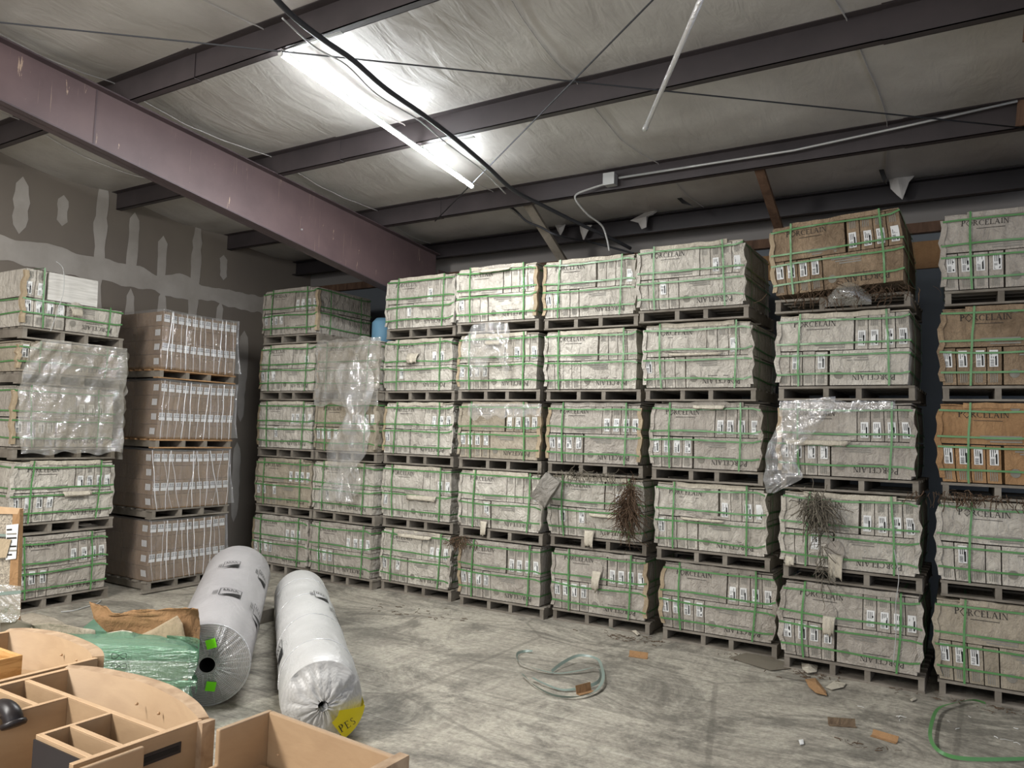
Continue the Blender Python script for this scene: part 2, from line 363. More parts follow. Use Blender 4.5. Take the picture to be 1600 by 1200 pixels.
# roof liner: insulation draped over the purlins
PUR = [-4.4, -2.8, -1.2, .4, 2.0, 3.6, 5.2, 6.81, 8.07]
SEAMS = [-7.9, -6.2, -4.45, -2.6, -.71, 1.2]
def roof_z(x, y):
    z = zr(y) + .205
    for a, c in zip(PUR[:-1], PUR[1:]):
        if a <= y <= c:
            t = (y - a) / (c - a); z -= .075 * math.sin(PI * t) * (1 + .5 * nz(x * .8, y * .5))
            z += .018 * nz(x * 1.6, y * 3.4, 2) * math.sin(PI * t)
    return z
b = MB(); nx, ny = 170, 190; x0, x1, y0, y1 = XL - .1, 3.9, -6.9, YB + .1
vs_ = [(x0 + (x1 - x0) * i / nx, y0 + (y1 - y0) * j / ny) for j in range(ny + 1) for i in range(nx + 1)]
b.add([(x, y, roof_z(x, y)) for x, y in vs_], [(j * (nx + 1) + i, (j + 1) * (nx + 1) + i, (j + 1) * (nx + 1) + i + 1, j * (nx + 1) + i + 1) for j in range(ny) for i in range(nx)], 0, True)
ceil = tag(b.obj('ceiling', 'insul'), kind='structure')
for sx in SEAMS:      # stapled tabs between the insulation blankets
    b = MB(); P = []
    for i in range(160):
        y = -3 + 11.2 * i / 159; x = sx + .05 * nz(y * .6, sx) + .08 * math.sin(y * 1.3 + sx)
        P.append(((x, y, roof_z(x, y) - .012), (0, 0, 1), (1, 0, 0)))
    b.ribbon(P, .020 if sx == -.71 else .009, .004); b.obj('seam_tab', 'insul', ceil)
# purlins: z shaped, one object each
def z_section(b, y, x0, x1, dz=.2, fl=.065, zoff=0, slots=True):
    z0 = zr(y) + zoff; th = .006
    b.box(x0, x1, y, y + th, z0, z0 + dz); b.box(x0, x1, y, y + fl, z0, z0 + th); b.box(x0, x1, y - fl, y, z0 + dz - th, z0 + dz)
    b.box(x0, x1, y + fl - th, y + fl, z0, z0 + .018)
for i, y in enumerate(PUR[:-1]):
    if y < 1: continue
    b = MB(); z_section(b, y, XL, 3.9)
    p = b.obj('roof_purlin', 'purlin'); lab = ['', '', '', '', 'dark steel roof purlin nearest overhead, out of the frame top', 'dark maroon roof purlin at the upper left, holding the near end of the lit tube',
        'dark maroon roof purlin crossing above the middle of the lit tube', 'dark maroon roof purlin carrying the conduit and junction box'][i] or 'dark maroon roof purlin behind the viewer over the hall'
    tag(p, lab, 'roof beam', 'roof purlins' if i < 5 else None)
    for (a, c) in ((-6.85, -5.2), (-.5, 1.2)):       # doubled laps at the frames
        l = MB(); z_section(l, y - .008, a, c, .21, .07, -.008); l.obj('lap_section', 'purlin', p)
b = MB(); z0 = zr(8.07) - .02; b.box(XL, 3.9, 8.07, 8.09, z0, z0 + .205); b.box(XL, 3.9, 8.0, 8.09, z0, z0 + .012); b.box(XL, 3.9, 8.0, 8.09, z0 + .193, z0 + .205)
tag(b.obj('eave_strut', 'black_steel'), 'black steel eave strut running just above the back wall', 'roof beam')
# main rafter (tapered I beam) and its column
def rafter(X, label, y0=-2.2):
    r = thing('steel_rafter', label, 'roof beam', (X, 0, 0))
    zt = lambda y: zr(y) - .004; zb = (lambda y: 3.57 + .139 * (6.87 - y)) if X < 0 else (lambda y: zr(y) - .45)
    ye = 7.95
    w_ = MB(); w_.add([(sx, y, z) for sx in (-.005, .005) for y, z in ((y0, zb(y0)), (ye, zb(ye)), (ye, zt(ye)), (y0, zt(y0)))],
        [(0, 1, 2, 3), (7, 6, 5, 4), (0, 4, 5, 1), (1, 5, 6, 2), (2, 6, 7, 3), (3, 7, 4, 0)]); w_.obj('web', 'maroon', r)
    for nm, fn, s in (('top_flange', zt, -1), ('bottom_flange', zb, 1)):
        g = MB(); g.add([(x, y, fn(y) + d) for d in (0, s * .012) for x, y in ((-.08, y0), (.08, y0), (.08, ye), (-.08, ye))],
            [(0, 1, 2, 3), (7, 6, 5, 4), (0, 4, 5, 1), (1, 5, 6, 2), (2, 6, 7, 3), (3, 7, 4, 0)]); g.obj(nm, 'maroon_flange', r)
    for y in (3.35, -.5):
        g = MB(); g.add([(x, y + dy, z) for x in (.006, .01) for dy, z in ((0, zb(y) + .01), (.012, zb(y) + .01), (.012, zt(y) - .01), (0, zt(y) - .01))],
            [(0, 1, 2, 3), (7, 6, 5, 4), (0, 4, 5, 1), (1, 5, 6, 2), (2, 6, 7, 3), (3, 7, 4, 0)]); g.obj('splice_plate', 'maroon_flange', r)
    for y, dz_ in ((3.62, .03), (5.6, .2), (2.1, .04)):
        g = MB(); g.tube([(.006, y, zb(y) + dz_), (.02, y, zb(y) + dz_)], .009, 8); g.obj('bolt', 'galv', r)
    return r
rafter(-6.13, 'deep tapered maroon steel rafter with tan scratches, crossing the upper left')
rafter(.62, 'maroon steel rafter at the right edge of the frame', 0)
b = MB(); cx_ = -6.13
b.box(cx_ - .1, cx_ + .1, 8.0, 8.012, 0, 3.4); b.box(cx_ - .1, cx_ + .1, 8.36, 8.372, 0, 4.0); b.box(cx_ - .005, cx_ + .005, 8.012, 8.36, 0, 4.0)
tag(b.obj('steel_column', 'maroon'), 'maroon steel column behind the stacks under the tapered rafter', 'column')
for y, za, zb_, lab in ((6.76, 4.28, 4.62, 'rust brown brace plate hanging at the right end of the conduit purlin'), (5.15, 4.20, 4.55, 'rust brown brace plate hanging at the upper right frame edge')):
    b = MB(); x_ = .255 if y > 6 else .235
    b.add([(x_, y, za), (x_ + .35, y, za), (x_ + .35, y, zb_), (x_ + .03, y, zb_), (x_, y + .02, za), (x_ + .35, y + .02, za), (x_ + .35, y + .02, zb_), (x_ + .03, y + .02, zb_)],
          [(0, 1, 2, 3), (7, 6, 5, 4), (0, 4, 5, 1), (1, 5, 6, 2), (2, 6, 7, 3), (3, 7, 4, 0)])
    tag(b.obj('brace_plate', 'timber'), lab, 'brace')
# steel rods, cables
def pl_roof(px, py, c): return at(px, py, (0, ROOF_S, 1), c)
def tube_thing(name, mat, pts, r, label, cat, smooth=True, n=8):
    b = MB(); b.tube(smooth_path(pts, 8) if smooth else pts, r, n); return tag(b.obj(name, mat), label, cat)
A_, B_ = pl_roof(0, 35, 4.81), pl_roof(1600, 200, 4.81); d_ = (B_ - A_)
tube_thing('bracing_rod', 'cable', [A_ - d_ * .1, A_ + d_ * .5 - Vector((0, 0, .0)), B_ + d_ * .04], .006, 'thin dark bracing rod running from upper left to the right frame edge', 'rod', False)
A_, B_ = pl_roof(1020, 0, 4.79), pl_roof(700, 325, 4.79); d_ = (B_ - A_)
tube_thing('bracing_rod', 'cable', [A_ - d_ * .8, B_ + d_ * .12], .006, 'thin bracing rod slanting down past the far end of the lit tube', 'rod', False)
pc = [pl_roof(*q, c) for q, c in (((395, -45), 4.77), ((450, 18), 4.76), ((505, 62), 4.75), ((550, 93), 4.74), ((602, 138), 4.73), ((662, 180), 4.74), ((711, 217), 4.75), ((760, 259), 4.74), ((801, 296), 4.735), ((846, 320), 4.74), ((906, 350), 4.70), ((950, 370), 4.66), ((985, 388), 4.62))]
tube_thing('black_hose', 'cable', pc, .020, 'thick dark sagging hose running beside the lit tube to the back wall', 'hose')
pc2 = [p + Vector((-.05 - .03 * (i % 2), 0, -.03)) for i, p in enumerate(pc[1:9])]
tube_thing('white_cable', 'cable_light', pc2, .006, 'thin pale cable tied along the dark sagging hose', 'cable')
tube_thing('black_hose', 'cable', [atY(*q, 7.1) for q in ((770, 318), (800, 325), (822, 345), (845, 355), (872, 368))] + [atY(930, 380, 7.95), atY(990, 396, 7.95)], .012, 'thin dark cable curving behind the timber prop', 'cable')
# conduit with junction box and drooping flexible cable
tube_thing('conduit', 'galv', [atY(967, 278, 6.74), atY(1240, 235, 6.74), atY(1420, 196, 6.74), atY(1590, 158, 6.74)], .011, 'grey metal conduit clipped along the purlin right of the junction box', 'conduit', False)
j = atY(955, 282, 6.76); b = MB(); b.box(j.x - .055, j.x + .055, 6.70, 6.79, j.z - .055, j.z + .055)
jb = tag(b.obj('junction_box', 'galv'), 'small square grey junction box on the purlin', 'electrical box')
g = MB(); g.box(j.x - .06, j.x + .06, 6.693, 6.70, j.z - .06, j.z + .06); g.obj('cover', 'galv', jb)
tube_thing('flexible_cable', 'cable_light', [atY(944, 288, 6.74), atY(925, 294, 6.74), atY(902, 303, 6.72), atY(900, 313, 6.74), atY(918, 335, 6.9), atY(940, 352, 7.1), atY(948, 372, 7.2), atY(952, 392, 7.25)], .010, 'grey flexible cable drooping from the junction box behind the stacks', 'cable')
# props and torn insulation
def bar(name, a, c, wd, th, mat, label, cat):
    a, c = Vector(a), Vector(c); d = (c - a); L = d.length; d.normalize(); s = d.cross(Vector((0, 1, 0))).normalized(); u = s.cross(d)
    m = Matrix.Translation(a) @ Matrix((s, u, d)).transposed().to_4x4()
    b = MB(); b.box(-wd / 2, wd / 2, -th / 2, th / 2, 0, L, 0, m); return tag(b.obj(name, mat), label, cat)
bar('timber_prop', atY(1186, 262, 6.9), atY(1222, 372, 7.95), .085, .038, 'timber', 'rough brown timber prop above the gap left of the tall tilted stack', 'timber')
bar('timber_prop', atY(824, 318, 6.92), atY(900, 440, 7.95), .10, .04, 'pallet', 'dusty grey timber prop slanting down behind the white pallet stacks', 'timber')
def tatter(pts, name, label):
    b = MB(); n = len(pts)
    c = sum((Vector(p) for p in pts), Vector()) / n; c.y -= .04
    b.add([c] + [Vector(p) for p in pts], [(0, i + 1, (i + 1) % n + 1) for i in range(n)], 0, False)
    return tag(solid(b.obj(name, 'insul'), .008), label, 'torn insulation')
tatter([atY(*q, 7.9) for q in ((1368, 232), (1412, 226), (1440, 262), (1420, 285), (1410, 312), (1402, 305), (1392, 295), (1388, 268), (1380, 250))], 'torn_insulation', 'large hanging flap of torn white insulation above the tallest stack')
tatter([atY(*q, 7.95) for q in ((985, 345), (1028, 322), (1042, 318), (1020, 335), (1012, 338), (1010, 355), (1003, 358), (998, 348))], 'torn_insulation', 'ragged pale scrap of insulation on the black eave strut')
tatter([atY(*q, 7.95) for q in ((868, 352), (884, 351), (880, 360), (876, 368), (872, 360))], 'torn_insulation', 'small pale tatter on the eave strut beside the hose')
tatter([atY(*q, 7.95) for q in ((906, 352), (925, 352), (918, 362), (912, 376), (908, 362))], 'torn_insulation', 'pointed pale tatter on the eave strut under the hose')
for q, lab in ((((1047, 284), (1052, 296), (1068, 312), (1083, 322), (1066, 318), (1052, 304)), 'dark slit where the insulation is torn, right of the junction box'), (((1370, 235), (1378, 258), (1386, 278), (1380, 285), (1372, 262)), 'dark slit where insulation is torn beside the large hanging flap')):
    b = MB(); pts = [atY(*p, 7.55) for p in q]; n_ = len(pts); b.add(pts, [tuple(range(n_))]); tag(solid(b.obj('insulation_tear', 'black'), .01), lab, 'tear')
# the lit tube
T0, T1 = Vector((-4.22, 3.60, 4.50)), Vector((-4.22, 6.01, 4.255))
tl = thing('tube_light', 'long lit linear tube lamp hanging under the roof purlins', 'lamp', T0)
b = MB(); b.tube([Vector((0, 0, 0)), T1 - T0], .017, 12); b.obj('lit_tube', 'lit', tl)
l_ = area('tube_downlight', (T0 + T1) / 2 + Vector((0, 0, -.022)), .03, 2.38, 62, (0, 0, 0), (.96, .98, 1)); l_.rotation_euler = (math.atan2((T1 - T0).z, (T1 - T0).y), 0, 0)
d = (T1 - T0).normalized()
b = MB(); b.tube([Vector((0, 0, .026)), T1 - T0 + Vector((0, 0, .026))], .012, 8); b.obj('housing', 'galv', tl)
for s_ in (-.02, (T1 - T0).length):
    b = MB(); b.tube([d * s_, d * (s_ + .02)], .02, 12); b.obj('end_cap', 'label', tl)
for yy in (3.6, 5.2):
    b = MB(); tt = (yy - T0.y); zc = -.1 * tt
    b.box(-.012, .55, tt + .02, tt + .05, zc + .035, zc + .042); b.obj('bracket', 'galv', tl)
# the dead tube hanging loose
A_, B_ = Vector((-1.974, 4.9, 4.011)), Vector((-1.19, 3.75, 4.19))
dt = thing('dead_tube', 'unlit clear tube lamp dangling slantwise below the purlins', 'lamp', A_)
b = MB(); b.tube([Vector((0, 0, 0)), (B_ - A_) * 1.0], .016, 12); b.obj('tube', 'tube_clear', dt)
b = MB(); b.tube([Vector((0, 0, .0)), (B_ - A_) * 1.0], .006, 6); b.obj('strip', 'galv', dt)
b = MB(); dd = (B_ - A_).normalized(); b.tube([-dd * .02, dd * .02], .019, 10); b.obj('end_cap', 'galv', dt)
b = MB(); b.tube([B_ - A_, Vector((B_.x, 3.62, zr(3.6) + .01)) - A_], .003, 6); b.obj('hanging_wire', 'cable', dt)

# ------------------------------------------------------------------ lettering
def Q(x0, y0, x1, y1): return [(x0, y0), (x1, y0), (x1, y1), (x0, y1)]
def arc(cx, cy, r0x, r0y, r1x, r1y, a0, a1, n=12):
    o = []
    for i in range(n):
        t0, t1 = (math.radians(a0 + (a1 - a0) * k / n) for k in (i, i + 1))
        o.append([(cx + r0x * math.cos(t0), cy + r0y * math.sin(t0)), (cx + r1x * math.cos(t0), cy + r1y * math.sin(t0)), (cx + r1x * math.cos(t1), cy + r1y * math.sin(t1)), (cx + r0x * math.cos(t1), cy + r0y * math.sin(t1))])
    return o
SER = lambda x, w_=.3: [Q(x, 0, x + w_, .05), Q(x, .95, x + w_, 1)]
GL = {
 'P': ([Q(.1, 0, .23, 1)] + SER(.02) + arc(.3, .72, .16, .20, .29, .27, -90, 90) + [Q(.2, .94, .32, .99), Q(.2, .45, .32, .52)], .66),
 'R': ([Q(.1, 0, .23, 1)] + SER(.02) + arc(.3, .74, .15, .19, .27, .25, -90, 90) + [Q(.2, .94, .32, .99), Q(.2, .47, .32, .54), [(.3, .5), (.42, .5), (.82, .0), (.66, .0)]], .84),
 'C': (arc(.48, .5, .34, .45, .46, .51, 48, 312, 18) + [Q(.74, .72, .79, .98)], .88),
 'E': ([Q(.1, 0, .23, 1), Q(.02, 0, .62, .06), Q(.02, .94, .6, 1), Q(.2, .48, .48, .54), Q(.57, 0, .62, .2), Q(.55, .8, .6, 1)], .70),
 'L': ([Q(.1, 0, .23, 1), Q(.02, .95, .32, 1), Q(.02, 0, .6, .06), Q(.56, 0, .61, .22)], .66),
 'A': ([[(.08, 0), (.14, 0), (.47, 1), (.41, 1)], [(.68, 0), (.84, 0), (.49, 1), (.40, 1)], Q(.22, .34, .68, .40), Q(0, 0, .24, .05), Q(.6, 0, .94, .05)], .94),
 'I': ([Q(.1, 0, .23, 1)] + SER(.02), .34),
 'N': ([Q(.12, 0, .17, 1), Q(.72, 0, .77, 1), [(.1, 1), (.26, 1), (.77, 0), (.66, 0)], Q(.02, .95, .26, 1), Q(.0, 0, .3, .05), Q(.6, .95, .9, 1)], .92),
 'S': (arc(.3, .74, .14, .18, .24, .25, 30, 270, 10) + arc(.3, .26, .14, .18, .24, .25, -150, 90, 10), .6),
 'D': ([[(.5, 1.02), (.5, 1.16), (-.05, .47), (.04, .47)], [(.5, 1.02), (.5, 1.16), (1.05, .47), (.96, .47)], [(.5, -.22), (.5, -.08), (.04, .47), (-.05, .47)], [(.5, -.22), (.5, -.08), (.96, .47), (1.05, .47)]], 1.02),
}
def word(txt, size, track=.06):
    polys = []; x = 0
    for i, ch in enumerate(txt):
        g, adv = GL[ch]; k = 1.12 if i == 0 else 1
        for p in g: polys.append([((x + a * k) * size, c * k * size) for a, c in p])
        x += adv * k + track
    return polys, x * size
POR, PORW = word('PDRCELAIN', 1.0)

# ------------------------------------------------------------------ strapped pallet of tile cartons
LW, LD, RH, PH = .965, .98, .288, .118      # load width, depth, carton row height, pallet height
def pallet_base(parent, mat='pallet', w_=1.015, d_=1.0, seed=0):
    rd = random.Random(seed)
    b = MB()
    for k in range(7):
        y = d_ * k / 6 * .9; b.box(-.005 + rd.uniform(-.006, .006), w_ + rd.uniform(-.006, .006), y, y + .09, PH - .022, PH - .003)
    for k in (0, 3, 6):
        y = d_ * k / 6 * .9; b.box(-.005, w_, y, y + .09, 0, .016)
    p = b.obj('pallet', mat, parent)
    for x in (.0, .345, .60, w_ - .045):
        x += rd.uniform(-.012, .012) if 0 < x < w_ - .1 else 0
        s = MB(); s.box(x, x + .042, .004, d_ * .985, .016, PH - .022); s.obj('stringer', mat, p)
    return p
def tile_pallet(loc, rotz, tone, seed, label, rows=2, top_half=None, tilt=0, low_front=True, flaps=(), corner=True, labels=1.0, lift=0, text=True, bulge=.018, res=.045, plank=False, straps=True, group=None, sway=None):
    rd = random.Random(seed)
    T = thing('tile_pallet', label, 'pallet of boxes', loc, rotz, group)
    pallet_base(T, seed=seed)
    z0 = PH + .002 + lift; H_ = RH * rows
    sx = rd.uniform(-.012, .012) if sway is None else sway; ph = rd.uniform(0, 9); bl = bulge * rd.uniform(.5, 1.4); br = bulge * rd.uniform(.5, 1.4)
    sg = rd.uniform(.002, .008); fw_ = 1.5 if tone == 'white' else 1.0
    ct, st = math.cos(tilt), math.sin(tilt)
    def warp(v, fine=1.0):
        x, y, z = v; t = (z - z0) / H_; t2 = min(1.05, max(-.05, t))
        e = math.sin(PI * min(1, max(0, t2)))
        f_ = 1 - min(1, max(0, y / LD)) ; 
        xs = (x / LW - .5) * 2
        x += (br * e if xs > 0 else -bl * -e * -1 if False else bl * e * 1.0) * xs * abs(xs) + sx * t2 + .006 * nz(z * 9, ph, y * 3) * abs(xs)
        yy = .010 * e * (1 - xs * xs) + fw_ * fine * (.007 * nz(x * 7 + ph, z * 9) + .005 * nz(x * 19, z * 14 + ph))
        y -= yy * max(0, f_)
        if t > .02: z += -sg * (1 - xs * xs) * t2 * 1.0 + .004 * nz(x * 5, ph) * t2
        if tilt:
            xr, zz = x, z - z0; x = xr * ct - zz * st * 1.0; z = z0 + xr * st + zz * ct
        return Vector((x, y, z))
    hole = lambda b, x, z, r, a0, a1, y: b.add([(x, y, z)] + [(x + r * math.cos(a0 + (a1 - a0) * k / 14), y, z + r * math.sin(a0 + (a1 - a0) * k / 14)) for k in range(15)], [(0, k + 1, k + 2) for k in range(14)], 3)
    g = .0032
    mats = [tone, 'ink', 'ink_soft', 'hole']
    def long_carton(x0, x1, y0, y1, za, zb_, upper, prints):
        b = MB(); b.gbox(x0 + g, x1 - g, y0 + g, y1 - g, za + g, zb_ - g, res if prints else .12)
        if prints and text:
            L = x1 - x0; yy = y0 + g - .004; s_ = .0425 * rd.uniform(.95, 1.05)
            wd_ = PORW * s_
            ox = x0 + L * .20 if upper else x0 + L * .84; oz = zb_ - .085 if upper else za + .085
            sg_ = 1 if upper else -1
            for p in POR: b.add([(ox + sg_ * a * s_, yy, oz + sg_ * c * s_) for a, c in p], [(0, 1, 2, 3)], 1)
            b.add([(ox + sg_ * .1, yy, oz - sg_ * .022), (ox + sg_ * .28, yy, oz - sg_ * .022), (ox + sg_ * .28, yy, oz - sg_ * .026), (ox + sg_ * .1, yy, oz - sg_ * .026)], [(0, 1, 2, 3)], 1)
            bx0, bx1 = (x0 + L * .44, x0 + L * .88) if upper else (x0 + L * .12, x0 + L * .50)
            bz = za + .068 if upper else zb_ - .04
            for k in range(3):
                zz = bz - k * .019; b.add([(bx0 + .03 * k, yy, zz), (bx1, yy, zz), (bx1, yy, zz - .010), (bx0 + .03 * k, yy, zz - .010)], [(0, 1, 2, 3)], 2)
            if upper: hole(b, x0 + L * .82, zb_ - .004, .034, PI, 2 * PI, yy)
            else: hole(b, x0 + L * .12, za + .085, .033, 0, 2 * PI, yy)
        return b.obj('carton', mats, T, lambda v: warp(v))
    def end_carton(x0, x1, y0, y1, za, zb_, upper, face=True):
        b = MB(); rr_ = rd.uniform(0, .006); b.gbox(x0 + g, x1 - g, y0 + g + rr_, y1 - g, za + g, zb_ - g - rd.uniform(0, .006), res if face else .12)
        yy = y0 + g + rr_ - .003; cx = (x0 + x1) / 2
        if face:     # a few grey text lines printed along the carton end
            tb = (zb_ - .03, zb_ - .10) if upper else (za + .10, za + .02)
            for k in range(4): xx = x0 + .022 + k * .013; b.add([(xx, yy, tb[1]), (xx + .006, yy, tb[1]), (xx + .006, yy, tb[0]), (xx, yy, tb[0])], [(0, 1, 2, 3)], 2)
        c = b.obj('carton', mats, T, lambda v: warp(v))
        if face and rd.random() < labels:
            l = MB(); w2 = .027; zl = (za + .03, za + .155) if upper else (zb_ - .15, zb_ - .025); dx = rd.uniform(-.008, .008)
            x_a, x_b = cx - w2 + dx, cx + w2 + dx; yl = yy - .002; n_ = 3
            for k in range(n_):
                za_ = zl[0] + (zl[1] - zl[0]) * k / n_; zb2 = zl[0] + (zl[1] - zl[0]) * (k + 1) / n_
                l.add([(x_a, yl, za_), (x_b, yl, za_), (x_b, yl, zb2), (x_a, yl, zb2)], [(0, 1, 2, 3)], 0)
            y3 = yl - .0012; zz = zl[0] + .006
            while zz < zl[0] + .05:
                h_ = rd.choice((.0015, .003)); l.add([(x_a + .006, y3, zz), (x_b - .026, y3, zz), (x_b - .026, y3, zz + h_), (x_a + .006, y3, zz + h_)], [(0, 1, 2, 3)], 1); zz += h_ + .003
            for k in range(3): xx = x_a + .01 + k * .012; l.add([(xx, y3, zl[0] + .062), (xx + .004, y3, zl[0] + .062), (xx + .004, y3, zl[1] - .012), (xx, y3, zl[1] - .012)], [(0, 1, 2, 3)], 1)
            l.add([(x_b - .018, y3, zl[0] + .01), (x_b - .008, y3, zl[0] + .01), (x_b - .008, y3, zl[0] + .085), (x_b - .018, y3, zl[0] + .085)], [(0, 1, 2, 3)], 1)
            l.obj('barcode_label', ['label', 'black'], c, lambda v: warp(v))
        return c
    s4 = .0958
    for r_ in range(rows):
        za, zb_ = z0 + RH * r_, z0 + RH * (r_ + 1); upper = (r_ % 2 == 1)
        if top_half and r_ == rows - 1:
            for k in range(2): end_carton(.0 + s4 * k, s4 * (k + 1), 0, .6, za, zb_, upper)
            if plank:
                b = MB(); b.gbox(.21, .70, .002, .10, za + .004, zb_ - .004, .1); b.obj('plank_tile_box', 'plank', T, lambda v: warp(v, .2))
                b = MB(); b.gbox(.21, .70, .11, .60, za + .004, zb_ - .012, .2); b.obj('carton', tone, T, lambda v: warp(v))
            continue
        if upper:    # one long carton at the left, four ends at the right; the layer is a pinwheel
            long_carton(0, .582 - rd.choice((0, 0, .006, .014)), 0, s4, za, zb_, True, True)
            b = MB(); b.gbox(0 + g, .582 - g, s4 + g, .385 - g, za + g, zb_ - g, .15); b.obj('carton_block', tone, T, warp)
            for k in range(4): end_carton(.582 + s4 * k, .582 + s4 * (k + 1), 0, .6, za, zb_, True)
            for k in range(4): long_carton(LW - .58, LW, .6 + k * .095, .695 + k * .095, za, zb_, True, False)
            for k in range(4): end_carton(0 + s4 * k, s4 * (k + 1), .385, LD, za, zb_, True, False)
        else:
            for k in range(4): end_carton(s4 * k, s4 * (k + 1), 0, .6, za, zb_, False)
            long_carton(.385 + rd.choice((0, 0, .005, .012)), LW, 0, s4, za, zb_, False, True)
            b = MB(); b.gbox(.385 + g, LW - g, s4 + g, .385 - g, za + g, zb_ - g, .15); b.obj('carton_block', tone, T, warp)
            for k in range(4): end_carton(.582 + s4 * k, .582 + s4 * (k + 1), .385, LD, za, zb_, False, False)
            for k in range(4): long_carton(0, .58, .6 + k * .095, .695 + k * .095, za, zb_, False, False)
    # flat carton strip closing the top
    zt = z0 + H_
    if not top_half:
        b = MB(); b.gbox(.0, LW, .02, LD, zt + .001, zt + .012, .09); b.gbox(.15, .83, -.004, .2, zt - .016, zt + .024, .05); b.obj('top_board', 'torn' if tone == 'white' else tone, T, lambda v: warp(v) + Vector((0, 0, .010 * nz(v.x * 8, seed))))
    if corner:
        for cx in ((0, 1) if rd.random() < .6 else (0,)):
            b = MB(); n_ = 9; xx = -.004 if cx == 0 else LW + .004; s_ = 1 if cx == 0 else -1
            P = [(xx, .04), (xx - .003 * s_, -.005), (xx + .034 * s_, -.009), (xx + .034 * s_, -.006), (xx + .001 * s_, -.002), (xx + .003 * s_, .045)]
            V_ = []; m_ = len(P)
            for k in range(n_ + 1):
                z = z0 + .03 + (H_ - .06) * k / n_
                V_ += [(px_ - s_ * .010 * (1 + math.sin(k * 2.1 + ph)), py_ - .004 * math.sin(k * 1.7 + ph), z) for px_, py_ in P]
            b.add(V_, [(k * m_ + i, k * m_ + (i + 1) % m_, (k + 1) * m_ + (i + 1) % m_, (k + 1) * m_ + i) for k in range(n_) for i in range(m_)] + [tuple(range(m_)), tuple(n_ * m_ + i for i in range(m_))])
            b.obj('corner_board', 'edge' if rd.random() < .35 else tone, T, lambda v: warp(v, .3))
    if straps:
        w3 = lambda v: warp(v, .45)
        fr = (.94, .60, .44, .16) if rows == 2 else (.85, .35)
        if top_half: fr = (.47, .25)
        for f0 in fr:
            zc = z0 + H_ * (f0 + rd.uniform(-.02, .02)); dz_ = rd.uniform(-.012, .012); P = []; o_ = .013
            c4 = [(-.006, -o_), (LW + .006, -o_), (LW + .006, LD + .004), (-.006, LD + .004), (-.006, -o_)]
            nn = [(0, -1, 0), (1, 0, 0), (0, 1, 0), (-1, 0, 0)]
            for k in range(4):
                a, c = c4[k], c4[k + 1]; m_ = 16
                for i in range(m_ + (1 if k == 3 else 0)):
                    t_ = i / m_; zz = zc + dz_ * math.sin(t_ * 5 + k) + dz_ * (a[0] + (c[0] - a[0]) * t_ - .5)
                    P.append(((a[0] + (c[0] - a[0]) * t_, a[1] + (c[1] - a[1]) * t_, zz), (0, 0, 1), nn[k]))
            b = MB(); b.ribbon(P, .0145); b.obj('strap', 'strap', T, w3)
        for xf in (.17, .85):
            xa = LW * xf + rd.uniform(-.02, .02); xb = xa + rd.uniform(-.03, .03); zt_ = zt + .016
            if top_half and xf > .5: zt_ = zt - RH + .01
            P = [((xa + (xb - xa) * k / 14, -.0165, z0 - .004 + (zt_ + .012 - z0) * k / 14), (1, 0, 0), (0, -1, 0)) for k in range(15)]
            P += [((xb, -.0165 + (LD + .02) * k / 8, zt_ + .012), (1, 0, 0), (0, 0, 1)) for k in range(1, 9)]
            b = MB(); b.ribbon(P, .0145); b.obj('strap', 'strap', T, w3)
        for yf in (.22, .78):
            zs_ = zt - (RH if top_half else 0); P = [((LW + .016, yf, z0 - .004 + (zs_ - z0) * k / 10), (0, 1, 0), (1, 0, 0)) for k in range(11)]
            b = MB(); b.ribbon(P, .0145); b.obj('strap', 'strap', T, w3)
    for (fx, fz, fw, fh, curl) in flaps:      # torn paper curling off the front
        b = MB(); nx_, nz_ = 8, 7; V_ = []
        for k in range(nz_ + 1):
            t_ = k / nz_
            for i in range(nx_ + 1):
                u = i / nx_ - .5; jag = .25 * nz(i * 1.3, seed + fx * 9) if k == nz_ else 0
                ww = fw * (1 - .12 * t_)
                V_.append((fx * LW + u * ww + .02 * t_ * nz(i * .7, seed), -.019 - curl * math.sin(t_ * 2.4) * (.7 + .6 * nz(i * .9, fx * 20)), z0 + H_ * fz - fh * (t_ + jag) + curl * .5 * t_ * t_))
        b.add(V_, [(k * (nx_ + 1) + i, k * (nx_ + 1) + i + 1, (k + 1) * (nx_ + 1) + i + 1, (k + 1) * (nx_ + 1) + i) for k in range(nz_) for i in range(nx_)], 0, True)
        solid(b.obj('torn_flap', 'torn', T, lambda v: warp(v, .3)), .002)
        b = MB(); n_ = 14
        b.add([(fx * LW, -.007, z0 + H_ * fz)] + [(fx * LW + fw * .6 * math.cos(a) * (1 + .3 * nz(a * 2, seed)), -.007, z0 + H_ * fz + .02 + fh * .45 * math.sin(a) * (1 + .3 * nz(a * 2, 5 + seed))) for a in (2 * PI * k / n_ for k in range(n_))], [(0, k + 1, (k + 1) % n_ + 1) for k in range(n_)])
        solid(b.obj('bared_patch', 'grey', T, lambda v: warp(v)), .0015)
    T['h'] = 0; del T['h']
    return T

ORD = ['first', 'second', 'third', 'fourth', 'fifth', 'sixth', 'seventh', 'eighth']
TIER = {5: 'top', 4: 'upper', 3: 'middle', 2: 'lower', 1: 'floor'}
